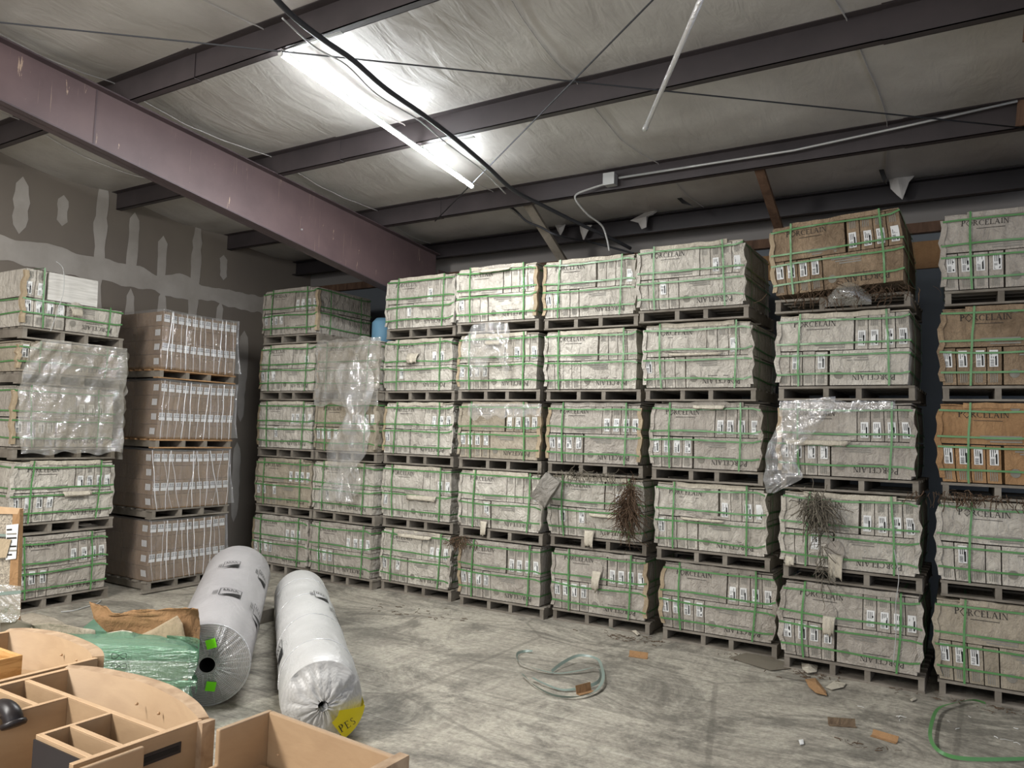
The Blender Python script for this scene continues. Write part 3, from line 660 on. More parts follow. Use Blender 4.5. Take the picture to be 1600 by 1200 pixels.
# x, y of front left corner, yaw, lean of x and y per metre, tones from the floor up
COLS = [
 (-8.045, 6.80, .1, -.001, -.001, ['grey', 'tan', 'white', 'white', 'grey']),
 (-6.99, 6.80, .8, -.006, -.004, ['grey', 'white', 'tan', 'grey']),
 (-5.935, 6.891, .6, -.016, -.008, ['white', 'white', 'white', 'white', 'white']),
 (-4.745, 6.793, -.7, -.039, -.020, ['grey', 'white', 'tan', 'white', 'white']),
 (-3.670, 6.883, -1.6, -.048, -.028, ['grey', 'white', 'grey', 'white', 'white']),
 (-2.497, 6.835, .1, -.076, -.046, ['grey', 'white', 'grey', 'white', 'white']),
 (-1.375, 6.618, 1.2, -.022, -.013, ['grey', 'white', 'grey', 'white', 'brown']),
 (-.268, 6.643, -1.6, .0175, .011, ['tan', 'white', 'orange', 'brown', 'grey']),
]
FL = {(2, 5): [(.3, .8, .22, .05, .02)], (3, 4): [(.45, .75, .16, .14, .05)], (3, 3): [], (4, 2): [(.33, .12, .08, .16, .03)], (5, 2): [(.45, .12, .10, .17, .03), (.6, .42, .3, .04, .02)], (5, 1): [(.5, .72, .09, .2, .05)],
      (7, 2): [(.42, .20, .11, .2, .03), (.06, .1, .07, .08, .02)], (7, 1): [(.36, .62, .09, .16, .04)], (7, 3): [(.3, .5, .5, .05, .02)], (3, 2): [(.6, .47, .42, .07, .03)], (3, 1): [(.5, .97, .5, .05, .02)],
      (6, 4): [(.5, .55, .5, .03, .015)], (6, 3): [(.55, 1.0, .3, .05, .03)], (6, 2): [(.45, .5, .4, .03, .02)], (3, 5): [], (1, 4): [], (4, 4): [(.45, .9, .2, .06, .03)], (4, 5): [(.5, .98, .4, .05, .03)]}
FEAT = {(2, 4): 'grey strapped cartons veiled by a dusty plastic shroud, top of the second back stack', (4, 4): 'pale strapped cartons behind a torn clear plastic sheet, upper pallet, fourth back stack', (7, 5): 'brown stained tilted load of strapped tile cartons, top of the seventh back stack',
        (7, 3): 'grey strapped cartons with film scraps on the left corner, middle of the seventh back stack', (8, 3): 'orange brown strapped tile cartons, middle pallet of the eighth back stack', (5, 2): 'pale strapped cartons with fibre clump at right, lower pallet of the fifth back stack'}
TN = {'grey': 'grey', 'white': 'pale', 'tan': 'tan', 'brown': 'brown stained', 'orange': 'orange brown'}
PAL = {}
for ci, (cx, cy, yw, lx, ly, tones) in enumerate(COLS):
    for lv, tone in enumerate(tones, 1):
        z = .73 * (lv - 1); tilt = .055 if (ci, lv) == (6, 5) else 0
        key = (ci + 1, lv)
        top = lv == len(tones); tier = 'top' if top else TIER[lv]
        lab = FEAT.get(key) or f"{TN[tone]} strapped tile cartons, {tier} pallet of the {ORD[ci]} back stack from the left"
        rd = random.Random(ci * 31 + lv)
        x_ = cx + lx * z + rd.uniform(-.006, .006); y_ = cy + ly * z + rd.uniform(-.008, .008)
        if key == (7, 5): x_ -= .02
        PAL[key] = tile_pallet((x_, y_, z), -math.radians(yw + rd.uniform(-.25, .25)), tone, ci * 17 + lv * 5 + 3, lab, tilt=tilt, flaps=FL.get(key, ()),
                    labels=.95 if tone != 'white' else .45, lift=.03 if key == (7, 5) else 0, group='strapped tile pallets of the back row',
                    bulge=.03 if key in ((6, 1), (7, 1), (7, 2), (5, 2)) else .014)
# left stack, turned to face the room
LX, LY = -7.84, 3.745
def lpal(z, k, **kw): return tile_pallet((LX - .01 * z, LY + .01 * k, z), PI / 2, **kw)
L_TIERS = []
lpal(0, 0, tone='grey', seed=201, label='grey tile cartons strapped in green, floor pallet of the left wall stack')
lpal(.73, 1, tone='white', seed=202, label='pale crumpled tile cartons strapped in green, second pallet up in the left wall stack', flaps=[(.62, .5, .3, .06, .03)])
lpal(1.46, -1, tone='grey', seed=203, label='grey tile cartons under dusty plastic, third pallet up in the left wall stack')
lpal(2.19, 0, tone='tan', seed=204, rows=1, label='half height load under a plastic shroud, fourth pallet up in the left wall stack', labels=.2)
lpal(2.19 + .73 - RH, 1, tone='white', seed=205, top_half=True, plank=True, label='pale cartons with a white plank tile box on top, topmost pallet by the left wall', flaps=[(.5, .42, .12, .1, .04)])

# ------------------------------------------------------------------ brown carton stack wrapped in clear film
BX, BY = -7.80, 5.18
def brown_pallet(z, k, label):
    T = thing('wrapped_carton_pallet', label, 'pallet of boxes', (BX + random.uniform(-.015, .015), BY + random.uniform(-.01, .01), z), PI / 2, 'film wrapped brown carton pallets')
    w_, d_, hh, pz = 1.0, 1.0, .163, .105; rd = random.Random(k * 7)
    b = MB()
    for i in range(6): b.box(-.02, w_ + .02, .18 * i, .18 * i + .09, pz - .02, pz - .002)
    b.box(-.02, w_ + .02, 0, .09, 0, .014); b.box(-.02, w_ + .02, .9, .99, 0, .014)
    p = b.obj('pallet', 'pallet_new' if k in (2, 3) else 'pallet', T)
    for x in (0, .33, .62, .95): s_ = MB(); s_.box(x, x + .045, 0, .98, .014, pz - .02); s_.obj('stringer', 'pallet', p)
    sx = (0.0, -.02, .02, 0)[k]; sy = (.03, .01, -.01, .0)[k]
    def wp(v):
        x, y, z_ = v; t = (z_ - pz) / .66; return Vector((x + sx * t + .012 * nz(z_ * 5, k) * (1 if x < .5 else -1), y + sy * t + .006 * nz(x * 6, z_ * 6, k), z_ - .01 * t * math.sin(x * PI)))
    N = 11; cw = w_ / N
    for r_ in range(4):
        za = pz + hh * r_
        for i in range(N):
            b = MB(); b.gbox(i * cw + .0015, (i + 1) * cw - .0015, rd.uniform(0, .005), .495, za + .002, za + hh - .002, .12)
            c = b.obj('carton', 'kraft', T, wp)
            if i == 0:
                l = MB(); l.add([(-.004, .30, za + .04), (-.004, .02, za + .04), (-.004, .02, za + .10), (-.004, .30, za + .10)], [(0, 1, 2, 3)], 0) if r_ % 2 else None
                b = MB(); b.gbox(.0015, cw, .503, d_, za + .002, za + hh - .002, .12); c2 = b.obj('carton', 'kraft', T, wp)
                l = MB()
                for q in range(4): yy = .03 + q * .024; l.add([(-.0055, yy, za + .05), (-.0055, yy + .018, za + .05), (-.0055, yy + .018, za + .12), (-.0055, yy, za + .12)], [(0, 1, 2, 3)], 0)
                l.obj('label', 'label', c, wp)
            if r_ in (1, 3):
                l = MB(); xa, xb = i * cw + .008, (i + 1) * cw - .012; yl = -.0045
                l.add([(xa, yl, za + .045), (xb, yl, za + .045), (xb, yl, za + .13), (xa, yl, za + .13)], [(0, 1, 2, 3)], 0)
                y3 = yl - .002
                l.add([(xa, y3, za + .082), (xb, y3, za + .082), (xb, y3, za + .088), (xa, y3, za + .088)], [(0, 1, 2, 3)], 1)
                for q in range(5): xx = xa + .008 + q * .013; l.add([(xx, y3, za + .094), (xx + .004 + .003 * (q % 2), y3, za + .094), (xx + .004 + .003 * (q % 2), y3, za + .124), (xx, y3, za + .124)], [(0, 1, 2, 3)], 1)
                l.obj('label', ['label', 'cable'], c, wp)
    b = MB(); b.gbox(cw + .004, w_, .505, d_, pz + .002, pz + hh * 4 - .003, .2); b.obj('rear_carton_block', 'kraft', T, wp)
    # stretch film around, gathered into upright ropes on the front
    b = MB(); per = [(-.012, .5), (-.012, -.014), (w_ / 2, -.03), (w_ + .012, -.014), (w_ + .02, .5)]
    pts = smooth_path([(x, y, 0) for x, y in [(-.014, 1.0), (-.014, .5), (-.016, .02), (.02, -.018), (.25, -.02), (.5, -.022), (.75, -.02), (.98, -.018), (1.015, .02), (1.02, .5), (1.015, 1.0)]], 6)
    V_ = []; nz_ = 10; m_ = len(pts)
    for j_ in range(nz_ + 1):
        t = j_ / nz_; zz = pz + .02 + .655 * t
        for i, p_ in enumerate(pts):
            fl = (1 - t) ** 3 * (.05 if p_.x > .7 else .02); o_ = .004 * nz(i * 1.1, t * 4, k) + fl
            V_.append((p_.x + (o_ if p_.x > .5 else -o_) * (1 if p_.y > 0 else .4), p_.y - (o_ if p_.y < .1 else 0), zz))
    b.add(V_, [(j_ * m_ + i, j_ * m_ + i + 1, (j_ + 1) * m_ + i + 1, (j_ + 1) * m_ + i) for j_ in range(nz_) for i in range(m_ - 1)], 0, True)
    fw = b.obj('stretch_film', 'film_clear', T, wp)
    for q in range(11):
        x_ = .04 + q * .09 + rd.uniform(-.02, .02); wd_ = rd.choice((.002, .003, .005))
        slant = rd.uniform(-.05, .05) * (1 + 2 * (k == 1))
        P = smooth_path([(x_ + slant * t + .006 * nz(t * 4, q, k), -.026 - .006 * (1 - t), pz + .0 + .66 * t) for t in (0, .25, .5, .75, 1)], 4)
        b = MB(); b.tube([wp(v) for v in P], wd_, 5); b.obj('film_fold', 'film_rope', fw)
    return T
random.seed(3)
brown_pallet(0, 0, 'brown cartons in clear film, floor pallet of the film wrapped stack by the left wall')
brown_pallet(.785, 1, 'brown cartons with slanting film folds, second pallet up in the film wrapped stack')
brown_pallet(1.57, 2, 'brown cartons in clear film, third pallet up in the film wrapped stack')
brown_pallet(2.355, 3, 'brown cartons with upright white film ropes, topmost pallet of the film wrapped stack')
b = MB(); b.ribbon([((-7.7, y, .012), (1, 0, 0), (0, 0, 1)) for y in (5.05, 5.5, 6.0, 6.4)], .05, .012); tag(b.obj('floor_slat', 'pallet'), 'loose grey slat lying in front of the film wrapped stack', 'wood scrap')

# ------------------------------------------------------------------ plastic sheets on stacks
def sheet(name, fn, nu, nv, mat, label, cat='plastic sheet', parent=None, th=.0008):
    b = MB(); b.add([fn(i / nu, j / nv) for j in range(nv + 1) for i in range(nu + 1)], [(j * (nu + 1) + i, j * (nu + 1) + i + 1, (j + 1) * (nu + 1) + i + 1, (j + 1) * (nu + 1) + i) for j in range(nv) for i in range(nu)], 0, True)
    o = b.obj(name, mat, parent); return tag(o, label, cat) if not parent else o
def ridge(u, v, s): # crumpled folds
    a = u * 1.0 + .35 * v; return abs(nz(a * 6 + s, v * 1.6)) * .05 + abs(nz(a * 14, v * 3 + s)) * .02 + .004 * nz(u * 26, v * 12, s)
def shroud_left(u, v):
    z = 2.64 - v * (1.12 + .05 * nz(u * 6, 2)); y = 3.78 + u * 1.0 - .05 * math.sin(v * 3) * (1 - u)
    if u < .12: z -= .10 * (1 - u / .12) * (1 - v)
    x = LX + .035 + ridge(u, v, 3) + .05 * math.exp(-((v - .05) / .08) ** 2) * (u < .4) - .04 * math.exp(-((v - .42) / .06) ** 2)
    return (x, y, z)
sheet('plastic_shroud', shroud_left, 60, 60, 'film_dust', 'dusty crumpled clear plastic shroud hanging over the left wall stack')
def shroud_left_edge(u, v):
    z = 2.60 - v * 1.15; x = LX + .04 - u * .5 + .02 * nz(u * 8, v * 9); return (x, 4.79 + .03 * abs(nz(u * 9, v * 12)) + .015 * math.sin(v * 40), z)
sheet('plastic_shroud', shroud_left_edge, 16, 50, 'film_dust', 'crinkled right edge of the shroud beside the film wrapped stack')
def shroud_b(u, v):
    x = -6.99 + u * 1.04; z = 2.93 - v * (.80 + .05 * nz(u * 5, 1)) + .03 * nz(u * 7, 4) * (1 - v); y = 6.745 - ridge(u, v, 7) * 1.1 - .05 * math.exp(-((u - .75) / .2) ** 2)
    return (x, y, z)
sheet('plastic_shroud', shroud_b, 50, 44, 'film_dust', 'dusty plastic shroud over the short second back stack')
def rag_b(u, v):
    t = v; cx = -6.28 + .05 * math.sin(t * 5) - .30 * max(0, t - .45) ; wd = .10 + .16 * abs(math.sin(t * 7.0 + .5)) + .04
    return (cx + (u - .5) * wd * 2 + .03 * nz(u * 6, t * 7), 6.66 - .07 * abs(nz(u * 4, t * 6, 3)) - .05 * math.sin(u * PI) - .02 * math.cos(u * 12 + t * 8), 2.62 - t * 1.62)
sheet('torn_plastic', rag_b, 22, 70, 'film', 'long twisted rag of torn plastic hanging down the second back stack')
def rag_b2(u, v):
    return (-6.62 + .38 * v + (u - .5) * (.30 - .12 * v) + .02 * nz(u * 6, v * 7), 6.70 - .07 * abs(nz(u * 5, v * 6, 8)) - .03, 2.02 - v * .62 * (1 - .1 * nz(u * 5, 2)))
def rag_b3(u, v):
    return (-6.5 + .30 * u + .10 * v, 6.68 - .06 * abs(nz(u * 5, v * 6, 5)), 1.48 - v * (.30 + .12 * math.sin(u * 3)))
sheet('torn_plastic', rag_b3, 14, 14, 'film', 'lowest scrap of torn plastic on the second back stack', 'plastic sheet')
def rag_d(u, v):
    x = -4.60 + .46 * u + .06 * nz(v * 4, 3) + (.18 * (1 - v) * v) - .12 * (1 - u) * math.sin(v * PI); z = 2.98 - v * (.48 + .12 * math.sin(u * 7))
    return (x - .02, 6.66 - .05 * abs(nz(u * 5, v * 5, 9)) - .03 * math.sin(v * PI), z + .03 * math.sin(u * PI))
sheet('torn_plastic', rag_d, 26, 26, 'film', 'torn clear plastic hanging over the fourth back stack near its top')
def rag_d2(u, v):
    return (-4.66 + .9 * u, 6.705 - .03 * abs(nz(u * 7, v * 5, 2)), 2.155 - v * (.13 + .05 * math.sin(u * 17) * nz(u * 5, 1) * 2))
sheet('torn_plastic', rag_d2, 40, 8, 'film', 'thin ragged film strip on the middle pallet of the fourth back stack')
def rag_g(u, v):
    t = v; cx = -1.26 - .24 * t + .03 * math.sin(t * 9); wd = (.22 * (1 - t) ** .8 + .035 + .10 * math.exp(-((t - .82) / .1) ** 2))
    return (cx + (u - .35) * wd * 1.7 + .02 * nz(u * 5, t * 7), 6.545 - .05 * abs(nz(u * 4, t * 6, 3)) - .02 * math.sin(u * PI), 2.17 - t * .75 + .05 * u * (1 - t))
sheet('torn_plastic', rag_g, 18, 46, 'film', 'shiny scrap of film dangling off the left corner of the seventh back stack')
def rag_g2(u, v): return (-1.41 + .86 * u, 6.55 - .02 * abs(nz(u * 9, v * 4, 2)), 2.185 - v * (.07 + .06 * (1 - u)) - .02 * nz(u * 9, 4))
sheet('torn_plastic', rag_g2, 40, 6, 'film_clear', 'clear film strip along the middle pallet of the seventh back stack')
def rag_g3(u, v):
    a = u * PI; return (-1.05 + .34 * u, 6.50 - .09 * math.sin(a) * math.sin(v * PI), 3.00 + .13 * math.sin(a) * (1 - v) - .06 * v)
sheet('torn_plastic', rag_g3, 16, 12, 'film_dust', 'dusty plastic pouch hanging from the raised top pallet of the tilted stack')

# ------------------------------------------------------------------ debris on the stacks
def fibre_clump(c, spread, n, mat, label, seed, size=.25):
    rd = random.Random(seed); b = MB()
    for k in range(n):
        p = Vector(c) + Vector((rd.gauss(0, spread[0]), -abs(rd.gauss(0, spread[1])), rd.gauss(0, spread[2]))); P = [p]
        d = Vector((rd.uniform(-1, 1), rd.uniform(-.6, .1), rd.uniform(-1.6, .2))).normalized()
        for i in range(4): d = (d + Vector((rd.uniform(-.7, .7), rd.uniform(-.3, .3), rd.uniform(-.8, .3)))).normalized(); P.append(P[-1] + d * size * rd.uniform(.1, .32))
        for q in P: q.y = min(q.y, c[1])
        b.tube(P, rd.choice((.0015, .0025, .004)), 3, caps=False)
    return tag(b.obj('fibre_clump', mat), label, 'debris', kind='stuff')
fibre_clump((-2.80, 6.74, 1.24), (.028, .03, .12), 420, 'fibre', 'brown fibrous clump hanging at the right corner of the fifth back stack', 1)
fibre_clump((-1.09, 6.50, 1.36), (.05, .02, .05), 260, 'fibre_grey', 'matted grey fibre tuft under the middle pallet of the seventh back stack', 2, .22)
fibre_clump((-1.06, 6.52, .95), (.02, .01, .16), 50, 'fibre_grey', 'thin trail of fibre down the front of the seventh back stack', 6, .15)
fibre_clump((-4.70, 6.72, .72), (.07, .02, .02), 70, 'fibre', 'brown fibre tuft on top of the floor pallet of the fourth back stack', 3, .16)
fibre_clump((-.9, 6.52, 3.06), (.26, .03, .025), 170, 'fibre', 'dark straw debris between the tilted load and its pallet', 4, .14)
fibre_clump((-.05, 6.56, 1.50), (.18, .02, .01), 90, 'fibre', 'dark debris under the orange brown cartons of the eighth back stack', 5, .12)
fibre_clump((-3.30, 6.78, 1.485), (.22, .02, .012), 110, 'fibre_grey', 'dark straw debris under the middle pallet of the fifth back stack', 8, .12)
# the small packet hung on the fifth stack
b = MB(); b.gbox(-.09, .09, -.05, .03, -.15, .15, .03)
pk = tag(b.obj('packet', 'packet', None, lambda v: Vector((v.x * (1 + .1 * nz(v.z * 8, 1)), v.y * (1 - (v.z / .19) ** 2 * .7) + .012 * nz(v.x * 18, v.z * 18), v.z))), 'small dusty grey packet wedged slanting at the left corner of the fifth back stack', 'packet')
pk.location = (-3.68, 6.70, 1.30); pk.rotation_euler = (0, .55, .1)
q = atY(600, 495, 7.55)
b = MB(); b.tube([(q.x, 7.55, 2.93), (q.x, 7.55, 2.96), (q.x, 7.55, 3.24), (q.x, 7.55, 3.30)], [.12, .15, .15, .10], 24)
tag(b.obj('blue_drum', 'blue'), 'pale blue drum glimpsed behind the film shroud on the second back stack', 'drum')

# ------------------------------------------------------------------ rolls
def roll(P0, P1, r0, r1, label, kind):
    P0, P1 = Vector(P0), Vector(P1); a = (P1 - P0); L = a.length; a.normalize()
    T = thing('foam_roll', label, 'roll', P0)
    s = a.cross(Vector((0, 0, 1))).normalized(); u = s.cross(a)
    T.matrix_world = Matrix.Translation(P0) @ Matrix((s, u, a)).transposed().to_4x4()
    b = MB(); n, m = 56, 60; V_ = []
    for j in range(m + 1):
        t = j / m; r = r0 + (r1 - r0) * t
        if j >= m - 4: r *= (1 - ((j - (m - 4)) / 4) ** 2 * .35)
        if kind == 'white' and j <= 3: r *= (1 - ((3 - j) / 3) ** 2 * .40)
        for i in range(n):
            th = 2 * PI * i / n; rr = r * (1 + .012 * nz(math.cos(th) * 2, t * 9, math.sin(th) * 2) + .006 * nz(math.cos(th) * 6, t * 25, math.sin(th) * 6))
            z = L * t
            V_.append((rr * math.cos(th), max(rr * math.sin(th), -r * .985), z))
    fs = [(j * n + i, j * n + (i + 1) % n, (j + 1) * n + (i + 1) % n, (j + 1) * n + i) for j in range(m) for i in range(n)]
    fs.append(tuple(m * n + i for i in range(n)))
    if kind == 'white': fs.append(tuple(range(n))[::-1])
    b.add(V_, fs, 0, True); b.obj('wrapped_roll', 'roll' if kind == 'white' else 'roll_grey', T)
    return T, r0, L
R1, r_, L_ = roll((-4.35, 3.35, .27), (-6.12, 5.02, .43), .27, .295, 'thick grey foam roll with two neon green stickers on its open end', 'grey')
b = MB(); n = 56; core = .05      # the wound end with its core hole
V_ = [(core * math.cos(2 * PI * i / n) - .0, core * math.sin(2 * PI * i / n), -.004) for i in range(n)] + [(.266 * math.cos(2 * PI * i / n), .266 * math.sin(2 * PI * i / n), -.002) for i in range(n)]
b.add(V_, [(i, n + i, n + (i + 1) % n, (i + 1) % n) for i in range(n)]); e = b.obj('wound_end', 'spiral', R1)
b = MB(); V_ = [(core * math.cos(2 * PI * i / n), core * math.sin(2 * PI * i / n), z) for z in (-.004, .5) for i in range(n)]
b.add(V_, [(i, (i + 1) % n, n + (i + 1) % n, n + i) for i in range(n)] + [tuple(n + i for i in range(n))], 0, True); b.obj('core_tube', 'black', R1)
b = MB(); V_ = []; rd = random.Random(2)
for j in range(10):
    rr = core * 1.05 + (.27 - core) * j / 9
    for i in range(72):
        th = 2 * PI * i / 72; V_.append((rr * math.cos(th), rr * math.sin(th), -.007 - .010 * abs(nz(math.cos(th) * 9, math.sin(th) * 9, 1)) * math.sin(j / 9 * PI)))
b.add(V_, [(j * 72 + i, j * 72 + (i + 1) % 72, (j + 1) * 72 + (i + 1) % 72, (j + 1) * 72 + i) for j in range(9) for i in range(72)], 0, True); b.obj('end_film', 'film_clear', R1)
for k in range(46):
    th = rd.uniform(0, 2 * PI); r_a = core * 1.2; r_b = rd.uniform(.12, .265); th2 = th + rd.uniform(-.25, .25)
    if k % 2: th = rd.uniform(-1.4, 1.9); th2 = th + rd.uniform(-.2, .2); r_b = .265
    b = MB(); b.tube([(r_a * math.cos(th), r_a * math.sin(th), -.012), ((r_a + r_b) / 2 * math.cos((th + th2) / 2), (r_a + r_b) / 2 * math.sin((th + th2) / 2), -.022), (r_b * math.cos(th2), r_b * math.sin(th2), -.012)], .0014, 4)
    b.obj('film_fold', 'film_rope', R1)
for (cx, cy, ro) in ((.02, .145, .25), (.03, -.135, -.15)):
    b = MB(); c_, s_ = math.cos(ro), math.sin(ro)
    b.add([(cx + (x * c_ - y * s_), cy + (x * s_ + y * c_), z) for z in (-.026, -.024) for x, y in ((-.031, -.031), (.031, -.031), (.031, .031), (-.031, .031))], [(3, 2, 1, 0), (4, 5, 6, 7), (0, 1, 5, 4), (1, 2, 6, 5), (2, 3, 7, 6), (3, 0, 4, 7)])
    b.obj('neon_sticker', 'neon', R1)
b = MB(); b.tube([(.271 * math.cos(t), .271 * math.sin(t), .0) for t in (2 * PI * k / 60 for k in range(61))], .004, 5); b.obj('film_rim', 'film_rope', R1)
R2, r_, L_ = roll((-3.31, 3.36, .24), (-5.72, 5.43, .24), .24, .24, 'long white foam roll in plastic with a yellow tag on its near end', 'white')
def logo(R, r, th0, z, w_, h_):
    h_ *= 1.8      # printed emblem: outlined box, angled wedge and strokes
    b = MB(); rr = r * 1.028
    def pt(a, c): th = th0 + (a * w_) / rr; return (rr * math.cos(th), rr * math.sin(th), z + c * h_)
    def strip(p, q, wd):
        a = Vector((p[0], p[1])); c = Vector((q[0], q[1])); d = c - a; n_ = Vector((-d.y, d.x)).normalized() * wd; m = 8
        V_ = []
        for k in range(m + 1):
            v = a + d * k / m; V_ += [pt(v.x - n_.x, v.y - n_.y), pt(v.x + n_.x, v.y + n_.y)]
        b.add(V_, [(2 * k, 2 * k + 1, 2 * k + 3, 2 * k + 2) for k in range(m)])
    for p, q in (((0, 0), (1, 0)), ((1, 0), (1, 1)), ((1, 1), (0, 1)), ((0, 1), (0, 0))): strip(p, q, .018)
    for k in range(10): strip((.03, .05 + .045 * k), (.95 - .09 * k, .05 + .045 * k), .026)
    for x0_, x1_ in ((.15, .3), (.35, .5), (.55, .7), (.75, .85)): strip((x0_, .62), (x1_, .9), .02); strip((x1_, .62), (x1_, .9), .014)
    for k in range(4): strip((1.12 + .06 * k, .25), (1.12 + .06 * k, .75), .012)
    b.obj('printed_emblem', 'black', R)
logo(R1, .277, 1.05, .65, .16, .10); logo(R1, .285, .15, .55, .13, .14); logo(R1, .285, .3, 1.5, .12, .14); logo(R1, .29, 1.35, 1.45, .13, .11)
logo(R2, .24, 2.65, .62, .13, .20); logo(R2, .24, .85, 1.75, .12, .14); logo(R2, .24, .25, 1.4, .12, .15)
for z in (.42, 1.15, 1.9, 2.6):
    b = MB(); b.tube([(.2425 * math.cos(t), .2425 * math.sin(t), z + .06 * math.sin(t * 1.0 + z)) for t in (PI * k / 40 for k in range(-2, 43))], .003, 4); b.obj('film_overlap', 'film_rope', R2)
# gathered plastic on the near end and the yellow tag
b = MB(); V_ = []
for j in range(12):
    t = j / 11; rr = .03 + (.232 - .03) * t
    for i in range(64):
        th = 2 * PI * i / 64; V_.append((rr * math.cos(th), rr * math.sin(th), .02 - .10 * (1 - t ** 2) + .045 * abs(nz(math.cos(th) * 5, math.sin(th) * 5, t * 2)) * (1 if t < .98 else 0)))
b.add(V_, [(j * 64 + i, j * 64 + (i + 1) % 64, (j + 1) * 64 + (i + 1) % 64, (j + 1) * 64 + i) for j in range(11) for i in range(64)] + [tuple(range(64))], 0, True); b.obj('gathered_end', 'roll', R2)
b = MB(); V_ = []
for j in range(9):
    for i in range(11):
        th = -.95 + .85 * i / 10; V_.append((.2475 * math.cos(th) * (1 - .02 * (j < 2)), .2475 * math.sin(th), -.03 + .17 * j / 8 * (.4 + .6 * i / 10)))
b.add(V_, [(j * 11 + i, j * 11 + i + 1, (j + 1) * 11 + i + 1, (j + 1) * 11 + i) for j in range(8) for i in range(10)], 0, True)
V_ = []
for j in range(6):
    rr = .247 - .16 * j / 5
    for i in range(11): th = -1.0 + .9 * i / 10; V_.append((rr * math.cos(th), rr * math.sin(th), -.035 - .10 * (j / 5) ** .7 + .012 * nz(i, j)))
b.add(V_, [(j * 11 + i, j * 11 + i + 1, (j + 1) * 11 + i + 1, (j + 1) * 11 + i) for j in range(5) for i in range(10)], 0, True)
yt = b.obj('yellow_tag', 'yellow', R2)
b = MB(); wds, ww_ = word('PES', .042, .15)
for p in wds: b.add([(.105 + a * .87 - c * .5, -.145 + a * .5 + c * .87, -.112) for a, c in p], [(0, 1, 2, 3)])
b.obj('handwriting', 'black', yt)
b = MB(); b.box(-6.3, -5.75, 4.75, 5.15, 0, .12); tag(b.obj('dunnage_block', 'pallet'), 'grey timber block under the far end of the thick grey roll', 'wood scrap')

# ------------------------------------------------------------------ foreground cabinet units
ZT = .85
def panel(T, x0, x1, y0, y1, z0, z1, name='side_panel', mat='ply', parent=None):
    b = MB(); b.box(x0, x1, y0, y1, z0, z1 - .004); b.box(x0, x1, y0, y1, z1 - .004, z1, 1)
    o = b.obj(name, [mat, 'ply_edge'], parent or T)
    md = o.modifiers.new('bevel', 'BEVEL'); md.width = .004; md.segments = 2; md.limit_method = 'ANGLE'; return o
def bow(T, pts_out, pts_in, z0, z1):
    out = smooth_path([(x, y, 0) for x, y in pts_out], 6); inn = smooth_path([(x, y, 0) for x, y in pts_in], 6)
    b = MB(); n = min(len(out), len(inn)); V_ = []
    for k in range(n):
        o_ = out[int(k * (len(out) - 1) / (n - 1))]; i_ = inn[int(k * (len(inn) - 1) / (n - 1))]
        V_ += [(o_.x, o_.y, z0), (o_.x, o_.y, z1), (i_.x, i_.y, z1), (i_.x, i_.y, z0)]
    for k in range(n - 1):
        a = k * 4
        b.f += [[a, a + 4, a + 5, a + 1], [a + 1, a + 5, a + 6, a + 2], [a + 2, a + 6, a + 7, a + 3], [a + 3, a + 7, a + 4, a]]; b.m += [0, 1, 0, 0]; b.sm += [True, False, True, False]
    b.v = V_; b.f += [[0, 1, 2, 3], [n * 4 - 1, n * 4 - 2, n * 4 - 3, n * 4 - 4]]; b.m += [0, 0]; b.sm += [False, False]
    return b.obj('curved_panel', ['ply', 'ply_rough'], T)
def screw(T, x, y, z):
    b = MB(); b.tube([(x, y, z), (x, y - .008, z)], [.006, .004], 8); b.obj('screw', 'ply_edge', T)
C2 = thing('bow_front_cabinet', 'bow fronted light wood cabinet unit with open compartments, nearest at bottom left', 'cabinet')
bow(C2, [(-3.187, 1.786), (-3.077, 1.837), (-2.909, 1.870), (-2.772, 1.883), (-2.607, 1.874), (-2.412, 1.825), (-2.258, 1.757)],
        [(-3.160, 1.756), (-3.060, 1.789), (-2.928, 1.816), (-2.747, 1.833), (-2.563, 1.812), (-2.431, 1.783), (-2.276, 1.729)], 0, ZT)
panel(C2, -2.285, -2.262, 1.30, 1.735, 0, ZT - .004, 'side_panel'); panel(C2, -3.17, -3.145, .9, 1.765, 0, ZT - .004, 'side_panel')
panel(C2, -3.145, -2.285, 1.596, 1.616, .50, ZT - .006, 'divider')
panel(C2, -3.145, -2.86, 1.490, 1.508, .60, ZT - .010, 'divider')
panel(C2, -2.860, -2.840, 1.08, 1.596, .60, ZT - .008, 'divider')
panel(C2, -2.580, -2.562, 1.37, 1.596, .60, ZT - .006, 'divider')
panel(C2, -2.562, -2.285, 1.452, 1.470, .60, ZT - .006, 'divider')
panel(C2, -2.580, -2.285, 1.355, 1.373, .40, ZT - .006, 'divider')
b = MB(); b.box(-2.581, -2.284, 1.349, 1.3545, .40, ZT - .02); b.obj('black_panel', 'blackpanel', C2)
b = MB(); b.add([(x, y, .665) for x, y in ((-3.145, 1.616), (-2.285, 1.616), (-2.285, 1.74), (-2.6, 1.81), (-2.95, 1.80), (-3.145, 1.76))], [tuple(range(6))]); b.obj('bottom_panel', 'ply', C2)
b = MB(); b.box(-2.84, -2.285, 1.373, 1.596, .60, .612); b.box(-3.145, -2.86, 1.508, 1.596, .60, .612); b.obj('bottom_panel', 'ply', C2)
b = MB(); b.box(-3.145, -2.3, .9, 1.35, .45, .46); b.obj('grey_bottom', 'drywall', C2)
b = MB(); b.box(-2.262, -2.2585, 1.40, 1.655, .765, .80); b.box(-2.2585, -2.257, 1.41, 1.645, .775, .79, 1); b.obj('black_slot_plate', ['blackpanel', 'black'], C2)
for px_, py_ in ((213, 1100), (247, 1115)): q = atY(px_, py_, 1.80); screw(C2, q.x, q.y + .005, q.z)
b = MB(); b.box(-2.262, -2.235, 1.715, 1.765, 0, ZT - .006); b.obj('corner_post', 'ply_rough', C2)
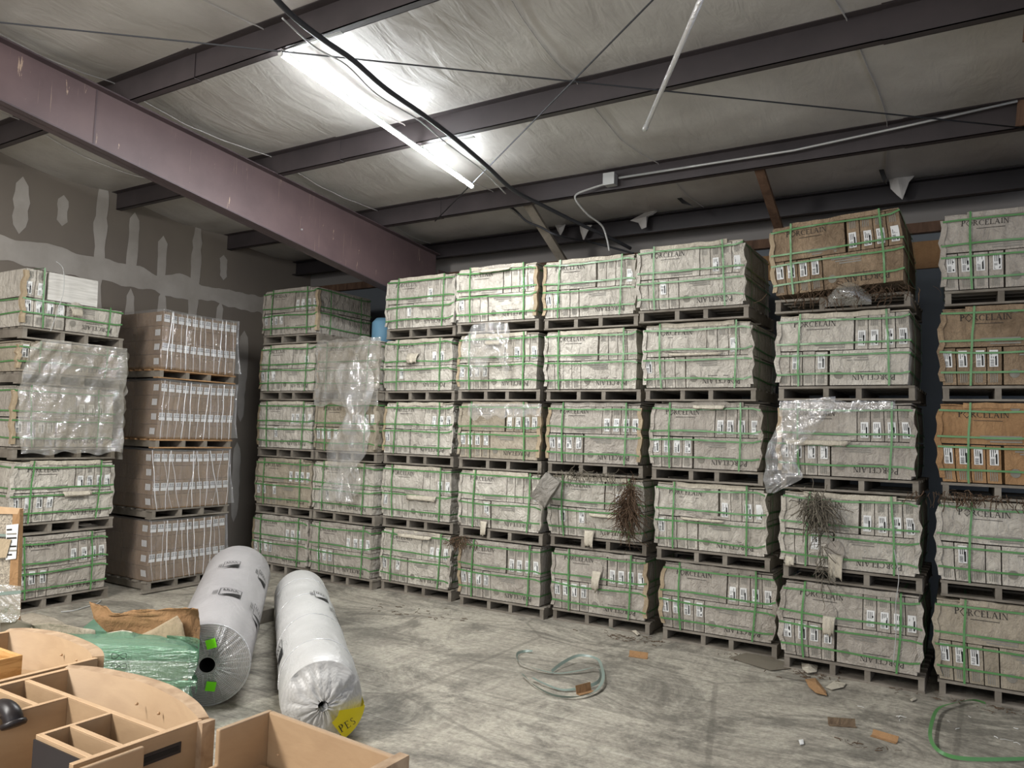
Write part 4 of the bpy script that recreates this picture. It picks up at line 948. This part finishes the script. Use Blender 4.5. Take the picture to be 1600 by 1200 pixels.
NP = thing('wood_board', 'upright light wood board leaning in front of the bow fronted cabinet', 'panel')
b = MB(); b.box(-2.225, -2.207, .95, 1.49, 0, ZT); o = b.obj('panel', 'ply', NP); md = o.modifiers.new('bevel', 'BEVEL'); md.width = .006; md.segments = 3
C1 = thing('bow_front_cabinet', 'farther bow fronted light wood cabinet unit at the left frame edge', 'cabinet')
bow(C1, [(-3.954, 1.924), (-3.887, 1.985), (-3.682, 2.033), (-3.463, 2.021), (-3.300, 1.987), (-3.195, 1.940)],
        [(-3.925, 1.890), (-3.860, 1.935), (-3.690, 1.978), (-3.490, 1.972), (-3.330, 1.945), (-3.225, 1.905)], 0, ZT)
panel(C1, -3.222, -3.198, 1.0, 1.915, 0, ZT - .004, 'side_panel'); panel(C1, -3.935, -3.912, 1.0, 1.90, 0, ZT - .004, 'side_panel')
b = MB(); b.add([(x, y, .68) for x, y in ((-3.912, 1.0), (-3.222, 1.0), (-3.222, 1.91), (-3.5, 1.975), (-3.7, 1.98), (-3.912, 1.90))], [tuple(range(6))]); b.obj('bottom_panel', 'ply', C1)
for px_, py_ in ((97, 1023), (121, 1031)): q = atY(px_, py_, 1.97); screw(C1, q.x, q.y, q.z)
PB = thing('pine_box', 'small open yellow pine box inside the farther bow fronted cabinet', 'box')
for x0_, x1_, y0_, y1_ in ((-3.485, -3.467, 1.45, 1.745), (-3.80, -3.485, 1.727, 1.745), (-3.80, -3.782, 1.45, 1.727), (-3.782, -3.485, 1.45, 1.468)):
    b = MB(); b.box(x0_, x1_, y0_, y1_, .69, ZT + .0); b.obj('box_side', 'pine', PB)
b = MB(); b.box(-3.79, -3.48, 1.46, 1.735, .682, .69); b.obj('box_bottom', 'pine', PB)
C3 = thing('open_cabinet', 'open light wood cabinet box with a stepped left side, at the bottom edge', 'cabinet')
b = MB(); b.add([(x, y, z) for x in (-2.151, -2.131) for y, z in ((1.2, 0), (1.925, 0), (1.925, ZT), (1.703, ZT), (1.703, ZT - .115), (1.2, ZT - .115))],
    [(0, 1, 2, 3, 4, 5), (11, 10, 9, 8, 7, 6), (0, 6, 7, 1), (1, 7, 8, 2), (2, 8, 9, 3), (3, 9, 10, 4), (4, 10, 11, 5), (5, 11, 6, 0)])
o = b.obj('side_panel', 'ply', C3); md = o.modifiers.new('bevel', 'BEVEL'); md.width = .005; md.segments = 2
b = MB(); b.add([(x, y, z) for z in (0, ZT) for x, y in ((-2.131, 1.905), (-1.514, 1.868), (-1.514, 1.888), (-2.131, 1.925))], [(3, 2, 1, 0), (4, 5, 6, 7), (0, 1, 5, 4), (1, 2, 6, 5), (2, 3, 7, 6), (3, 0, 4, 7)])
o = b.obj('back_panel', 'ply', C3); md = o.modifiers.new('bevel', 'BEVEL'); md.width = .005; md.segments = 2
b = MB(); b.box(-1.535, -1.497, 1.35, 1.90, 0, ZT + .006); b.obj('end_panel', 'ply_rough', C3)
b = MB(); b.box(-2.131, -1.53, 1.2, 1.88, .665, .68); b.obj('bottom_panel', 'ply', C3)
screw(C3, -2.07, 1.905, .72)
# black elbow pipe at the left frame edge
q = [atY(x, y, 1.40) for x, y in ((-14, 1240), (-12, 1180), (-10, 1125), (-2, 1108), (10, 1108), (19, 1118), (21, 1130))]
EP = thing('elbow_pipe', 'black plastic elbow pipe at the left frame edge in front of the cabinets', 'pipe', (q[0].x, q[0].y, .46))
off = Vector(EP.location); base = Vector((q[0].x, q[0].y, .46))
b = MB(); b.tube(smooth_path([base - off] + [p - off for p in q], 6), .031, 18); b.obj('pipe', 'rubber', EP)
d = (q[-1] - q[-2]).normalized(); b = MB(); b.tube([q[-1] - off - d * .006, q[-1] - off + d * .004, q[-1] - off + d * .012], [.038, .041, .036], 20); b.obj('rim', 'rubber', EP)

# ------------------------------------------------------------------ green wrapped pile, cardboard, leaning board
fp = [(-4.02, 3.00), (-4.55, 2.66), (-5.15, 2.30), (-5.35, 2.55), (-4.95, 2.86), (-4.60, 3.04), (-4.20, 3.11)]
n = len(fp); V_ = []; cen = Vector((-4.7, 2.75))
cfp = smooth_path([(x, y, 0) for x, y in fp + fp[:1]], 10); m_ = len(cfp); lev = 14
b = MB()
for j in range(lev + 1):
    t = j / lev; z = .50 * t; sc = 1 + .03 * math.sin(t * 9) - (.10 if j == lev else 0)
    for i, p in enumerate(cfp):
        o_ = .012 * nz(i * .25, t * 7) ; V_.append((cen.x + (p.x - cen.x) * (sc + o_), cen.y + (p.y - cen.y) * (sc + o_), z + .02 * nz(i * .2, 5) * t))
top = len(V_); V_.append((cen.x, cen.y, .49))
b.add(V_, [(j * m_ + i, j * m_ + i + 1, (j + 1) * m_ + i + 1, (j + 1) * m_ + i) for j in range(lev) for i in range(m_ - 1)] + [(lev * m_ + i, lev * m_ + i + 1, top) for i in range(m_ - 1)], 0, True)
GB = tag(b.obj('wrapped_bundle', 'film_green'), 'low bundle wrapped in green stretch film beside the thick grey roll', 'bundle')
b = MB()
for k, (sc, z0_, z1_) in enumerate(((.96, .01, .15), (.94, .16, .31), (.96, .32, .47))): b.poly_prism([(cen.x + (x - cen.x) * sc, cen.y + (y - cen.y) * sc * .98) for x, y in fp], z0_, z1_)
b.obj('packed_cardboard', 'tan', GB)
for k, zz in enumerate((.47, .42, .28, .12)):
    b = MB(); P = [((cen.x + (p.x - cen.x) * 1.03, cen.y + (p.y - cen.y) * 1.03, zz + .03 * math.sin(i * .12 + k)), (0, 0, 1), (0, 0, 0.01)) for i, p in enumerate(cfp)]; b.ribbon(P, .035 if k else .05, .06); b.obj('film_band', 'film_green', GB)
# handwritten loops on the film
b = MB(); c0 = atY(182, 1033, 2.75)
def scribble(cx, cz): return [(cx + .045 * math.cos(t) * (1 if t < 2 * PI else 1), 0, cz + .017 * math.sin(2 * t)) for t in (2 * PI * k / 24 for k in range(25))]
for dz_ in (0, -.045):
    c1 = at(186, 1025 - dz_ * 350, (.54, -.84, 0), .54 * -4.6 - .84 * 2.6); 
    b.tube([c1 + Vector((p[0] * .84, p[0] * .54, p[2])) for p in scribble(0, 0)], .0016, 4)
b.obj('marker_scribble', 'black', GB)
PN = Vector((.42, -.9, 0)).normalized(); PCn = PN.dot(Vector((-4.72, 3.02, 0)))
def cardboard(px, label, bend=.05, mat='kraft2', th=.006, c=PCn, nrm=PN, name='cardboard_sheet'):
    pts = [at(x, y, nrm, c) for x, y in px]; n = len(pts); ce = sum(pts, Vector()) / n
    tri = geometry.tessellate_polygon([pts]); b = MB(); b.add(pts, tri)
    o = b.obj(name, mat); me = o.data
    import bmesh
    bm = bmesh.new(); bm.from_mesh(me); bmesh.ops.subdivide_edges(bm, edges=bm.edges[:], cuts=4, use_grid_fill=True); bmesh.ops.triangulate(bm, faces=bm.faces[:])
    for v in bm.verts: v.co += nrm * (bend * nz(v.co.x * 3, v.co.z * 3, 1) + bend * .5 * nz(v.co.x * 9, v.co.z * 9, 4))
    for f_ in bm.faces: f_.smooth = True
    bm.to_mesh(me); bm.free(); solid(o, th); return tag(o, label, 'cardboard')
cardboard([(140, 940), (160, 946), (180, 955), (196, 957), (212, 953), (232, 951), (245, 953), (262, 950), (290, 950), (310, 951), (306, 965), (309, 990), (311, 1006), (245, 1010), (180, 1000), (170, 985), (150, 965)], 'crumpled brown cardboard sheet standing behind the green wrapped bundle', .09)
cardboard([(205, 998), (240, 983), (276, 962), (285, 975), (290, 1000), (250, 1008)], 'pointed tan cardboard corner sticking out of the green wrapped bundle', .03, 'edge', c=PCn + .05)
cardboard([(45, 976), (80, 972), (120, 978), (150, 984), (152, 998), (110, 1000), (60, 992)], 'rounded tan cardboard edge behind the farther bow fronted cabinet', .04, 'tan', c=PCn + .10)
cardboard([(140, 1000), (160, 990), (190, 985), (205, 988), (208, 998), (180, 1004), (150, 1008)], 'pale crumpled paper on the green wrapped bundle', .05, 'torn', c=PCn + .07)
cardboard([(0, 968), (30, 968), (48, 975), (45, 990), (0, 992)], 'dark greenish fold of tarp at the left frame edge', .03, 'fibre_grey', c=PCn + .12)
def floor_sheet(px, z, label, mat, cat, name, bump_=.02):
    pts = [atZ(x, y, z) for x, y in px]; n = len(pts); c = sum(pts, Vector()) / n; c.z += bump_
    b = MB(); b.add([c] + pts, [(0, i + 1, (i + 1) % n + 1) for i in range(n)]); o = b.obj(name, mat); solid(o, .004); return tag(o, label, cat)
floor_sheet([(30, 962), (50, 958), (85, 966), (110, 980), (95, 990), (55, 985), (38, 975)], .25, 'brown cardboard scrap under the leaning framed board', 'tan', 'cardboard', 'cardboard_scrap')
floor_sheet([(125, 985), (150, 965), (172, 980), (190, 1000), (160, 1010), (130, 1005)], .03, 'pale green film spread on the floor left of the bundle', 'film_green', 'plastic sheet', 'film_scrap', .08)
# leaning framed stone panel with an information sheet
LB = thing('framed_sample_board', 'wood framed speckled stone sample board at the left edge with a data sheet', 'board')
ln = Vector((.55, -.83, 0)).normalized(); lc = ln.dot(Vector((-5.2, 2.72, 0)))
def quad(px, mat, name, d, parent, th=.01):
    pts = [at(x, y, ln, lc) + ln * d for x, y in px]; b = MB(); n = len(pts); b.add(pts + [p - ln * th for p in pts], [tuple(range(n)), tuple(range(2 * n - 1, n - 1, -1))] + [(i, n + i, n + (i + 1) % n, (i + 1) % n) for i in range(n)])
    return b.obj(name, mat, parent)
quad([(-30, 792), (22, 800), (14, 978), (-30, 978)], 'speckle', 'stone_panel', 0, LB, .012)
quad([(-30, 790), (33, 795), (30, 803), (-30, 802)], 'ply_edge', 'frame_rail', .015, LB, .04)
quad([(22, 800), (33, 795), (28, 978), (13, 978)], 'kraft2', 'frame_stile', .014, LB, .04)
q = quad([(13, 820), (32, 818), (28, 872), (12, 874)], 'label', 'data_sheet', .022, LB, .002)
for k in range(7):
    y_ = 826 + k * 6.5; quad([(14, y_), (29 if k % 3 else 22, y_ - .6), (29 if k % 3 else 22, y_ + 1.8), (14, y_ + 2.4)], 'ink_soft' if k % 2 else 'ink', 'printed_lines', .0245, q, .001)
quad([(-20, 838), (22, 842), (14, 870), (-20, 872)], 'edge', 'paper_flap', .03, LB, .003)
quad([(-30, 905), (39, 914), (38, 960), (30, 969), (-30, 972)], 'film_dust', 'plastic_wrap', .045, LB, .002)
quad([(-30, 926), (40, 920), (40, 925), (-30, 931)], 'strap_grey', 'strap', .049, LB, .002)
quad([(-30, 832), (13, 834), (13, 838), (-30, 837)], 'strap_grey', 'strap', .020, LB, .002)

# ------------------------------------------------------------------ things on the floor
def strap_loop(px, mat, label, wd=.022, z=.012, lift=.05, name='loose_strap'):
    P = smooth_path([atZ(x, y, z) + Vector((0, 0, lift * h)) for x, y, h in px], 8); pts = []
    for i, p in enumerate(P):
        d = (P[min(i + 1, len(P) - 1)] - P[max(i - 1, 0)]).normalized(); s = d.cross(Vector((0, 0, 1))).normalized()
        k = .5 + .5 * math.sin(i * .11); wv = (s * (1 - k * .6) + Vector((0, 0, 1)) * k * .6).normalized(); pts.append((p, wv, s.cross(d) * 1))
    b = MB(); b.ribbon(pts, wd, .0012); return tag(b.obj(name, mat), label, 'strap')
strap_loop([(832, 1019, .2), (818, 1018, 0), (808, 1026, .4), (812, 1038, .3), (838, 1047, .2), (870, 1052, 0), (905, 1050, .2), (930, 1047, .4), (938, 1055, .5), (935, 1068, .3), (915, 1075, .2), (880, 1078, 0), (850, 1070, .2), (832, 1062, .3)], 'strap_grey', 'loose grey green strap curling on the floor, its end by a cardboard piece')
strap_loop([(816, 1056, .3), (835, 1072, .1), (865, 1086, 0), (900, 1090, .1), (930, 1082, .2), (942, 1068, .6), (940, 1052, .9), (932, 1038, .9), (905, 1033, .9), (880, 1040, .5), (862, 1050, .1)], 'strap_grey', 'larger loop of grey green strap lying on the bare floor')
strap_loop([(1640, 1184, 0), (1560, 1188, .1), (1500, 1186, .1), (1468, 1178, .3), (1454, 1160, .5), (1456, 1135, .5), (1466, 1112, .4), (1490, 1102, .3), (1520, 1096, .2), (1540, 1100, .1)], 'strap', 'green strap looped on the floor at the bottom right corner', .022)
strap_loop([(918, 957, 0), (935, 972, .0), (960, 984, 0)], 'strap_grey', 'short pale strap end under the fifth back stack', .012)
def angle_scrap(px1, px2, wd, label, fold=True, mat='kraft2'):
    a, c = atZ(*px1, .006), atZ(*px2, .006); d = (c - a); L = d.length; d.normalize(); s = d.cross(Vector((0, 0, 1)))
    if s.y < 0: s = -s
    up = Vector((0, 0, 1)); b = MB(); P = [a, a + d * L]
    V_ = []
    for p in P: V_ += [p - s * wd * .6, p, p + up * wd * .9 + s * .012] if fold else [p - s * wd * .5, p, p + s * wd * .5 + up * .03]
    b.add(V_, [(0, 3, 4, 1), (1, 4, 5, 2)]); return tag(solid(b.obj('cardboard_angle', mat), .004), label, 'cardboard')
angle_scrap((901, 1084), (924, 1078), .06, 'short folded cardboard angle inside the strap loops')
angle_scrap((983, 1024), (1012, 1028), .045, 'cardboard strip standing on the floor before the sixth back stack')
angle_scrap((1294, 1131), (1337, 1134), .045, 'dark brown cardboard strip on the floor at the lower right', True, 'brown')
angle_scrap((1362, 1148), (1402, 1160), .05, 'light folded cardboard angle right of the dark brown strip', False)
floor_sheet([(1258, 1062), (1274, 1060), (1290, 1080), (1292, 1087), (1275, 1083), (1264, 1074)], .012, 'yellowish torn cardboard scrap before the seventh back stack', 'kraft2', 'cardboard', 'cardboard_scrap', .03)
floor_sheet([(1290, 1074), (1303, 1065), (1322, 1068), (1318, 1074), (1300, 1078)], .008, 'pale paper scrap right of the yellowish cardboard scrap', 'torn', 'paper', 'paper_scrap', .006)
floor_sheet([(1252, 1036), (1262, 1040), (1278, 1040), (1276, 1050), (1262, 1052), (1254, 1046)], .02, 'crumpled white paper at the foot of the seventh back stack', 'torn', 'paper', 'paper_scrap', .03)
floor_sheet([(987, 986), (992, 985), (1000, 991), (996, 993)], .012, 'rolled white paper bit at the foot of the fifth back stack', 'torn', 'paper', 'paper_scrap', .02)
floor_sheet([(1248, 1157), (1255, 1156), (1256, 1163), (1250, 1164)], .006, 'tiny white square of paper on the open floor at bottom right', 'label', 'paper', 'paper_scrap', .004)
floor_sheet([(1422, 1094), (1430, 1090), (1432, 1093), (1425, 1096)], .006, 'tiny white curl of paper before the gap of the right stacks', 'torn', 'paper', 'paper_scrap', .01)
floor_sheet([(1140, 1028), (1175, 1018), (1215, 1032), (1260, 1042), (1205, 1048), (1165, 1036)], .006, 'dark flattened debris in front of the sixth back stack', 'fibre_grey', 'debris', 'flat_debris', .01)
def twigs(c, spread, n, label, seed, mat='fibre'):
    rd = random.Random(seed); b = MB()
    for k in range(n):
        p = Vector((c[0] + rd.gauss(0, spread[0]), c[1] + rd.gauss(0, spread[1]), .004)); a = rd.uniform(0, PI); P = [p]
        for i in range(3): a += rd.uniform(-.6, .6); P.append(P[-1] + Vector((math.cos(a), math.sin(a), 0)) * rd.uniform(.004, .028))
        for q in P: q.z = .005 + rd.uniform(0, .006)
        b.tube(P, rd.choice((.0012, .002, .003)), 4)
    return tag(b.obj('floor_litter', mat), label, 'debris', kind='stuff')
p_ = atZ(990, 1000, 0); twigs((p_.x, p_.y), (.16, .07), 60, 'scattered dark litter on the floor by the fifth back stack', 11)
p_ = atZ(1190, 1035, 0); twigs((p_.x, p_.y), (.22, .06), 70, 'scattered dark litter on the floor by the sixth back stack', 12)
p_ = atZ(1265, 1055, 0); twigs((p_.x, p_.y), (.14, .08), 60, 'scattered dark litter on the floor by the seventh back stack', 13)
p_ = atZ(1540, 1105, 0); twigs((p_.x, p_.y), (.3, .08), 60, 'scattered dark litter on the floor by the eighth back stack', 14)
p_ = atZ(1335, 1165, 0); twigs((p_.x, p_.y), (.10, .05), 14, 'few brown bits on the open floor below the cardboard strip', 15)
p_ = atZ(640, 960, 0); twigs((p_.x, p_.y), (.7, .15), 34, 'small dark specks of litter on the floor before the third back stack', 16)
p_ = atZ(1480, 1130, 0); twigs((p_.x, p_.y), (.28, .15), 12, 'tiny white flecks of litter inside the green strap loop', 17, 'label')
tube_thing('floor_cord', 'cable_light', [atZ(x, y, .008) for x, y in ((95, 956), (115, 954), (135, 948), (150, 944), (158, 938))], .006, 'short white cord on the floor by the left wall stack', 'cord')
tube_thing('hanging_cord', 'cable_light', [Vector((LX + .05, *p)) for p in ((3.98, 3.42), (4.05, 3.36), (4.07, 3.15), (4.03, 2.95), (3.97, 2.72))], .004, 'thin cord hanging from the topmost pallet by the left wall', 'cord')
tube_thing('hanging_cord', 'cable_light', [Vector((x, 6.545, z)) for x, z in ((-.56, 1.05), (-.53, .85), (-.55, .65), (-.55, .42), (-.57, .2))], .003, 'thin pale cord hanging down the seventh back stack', 'cord')
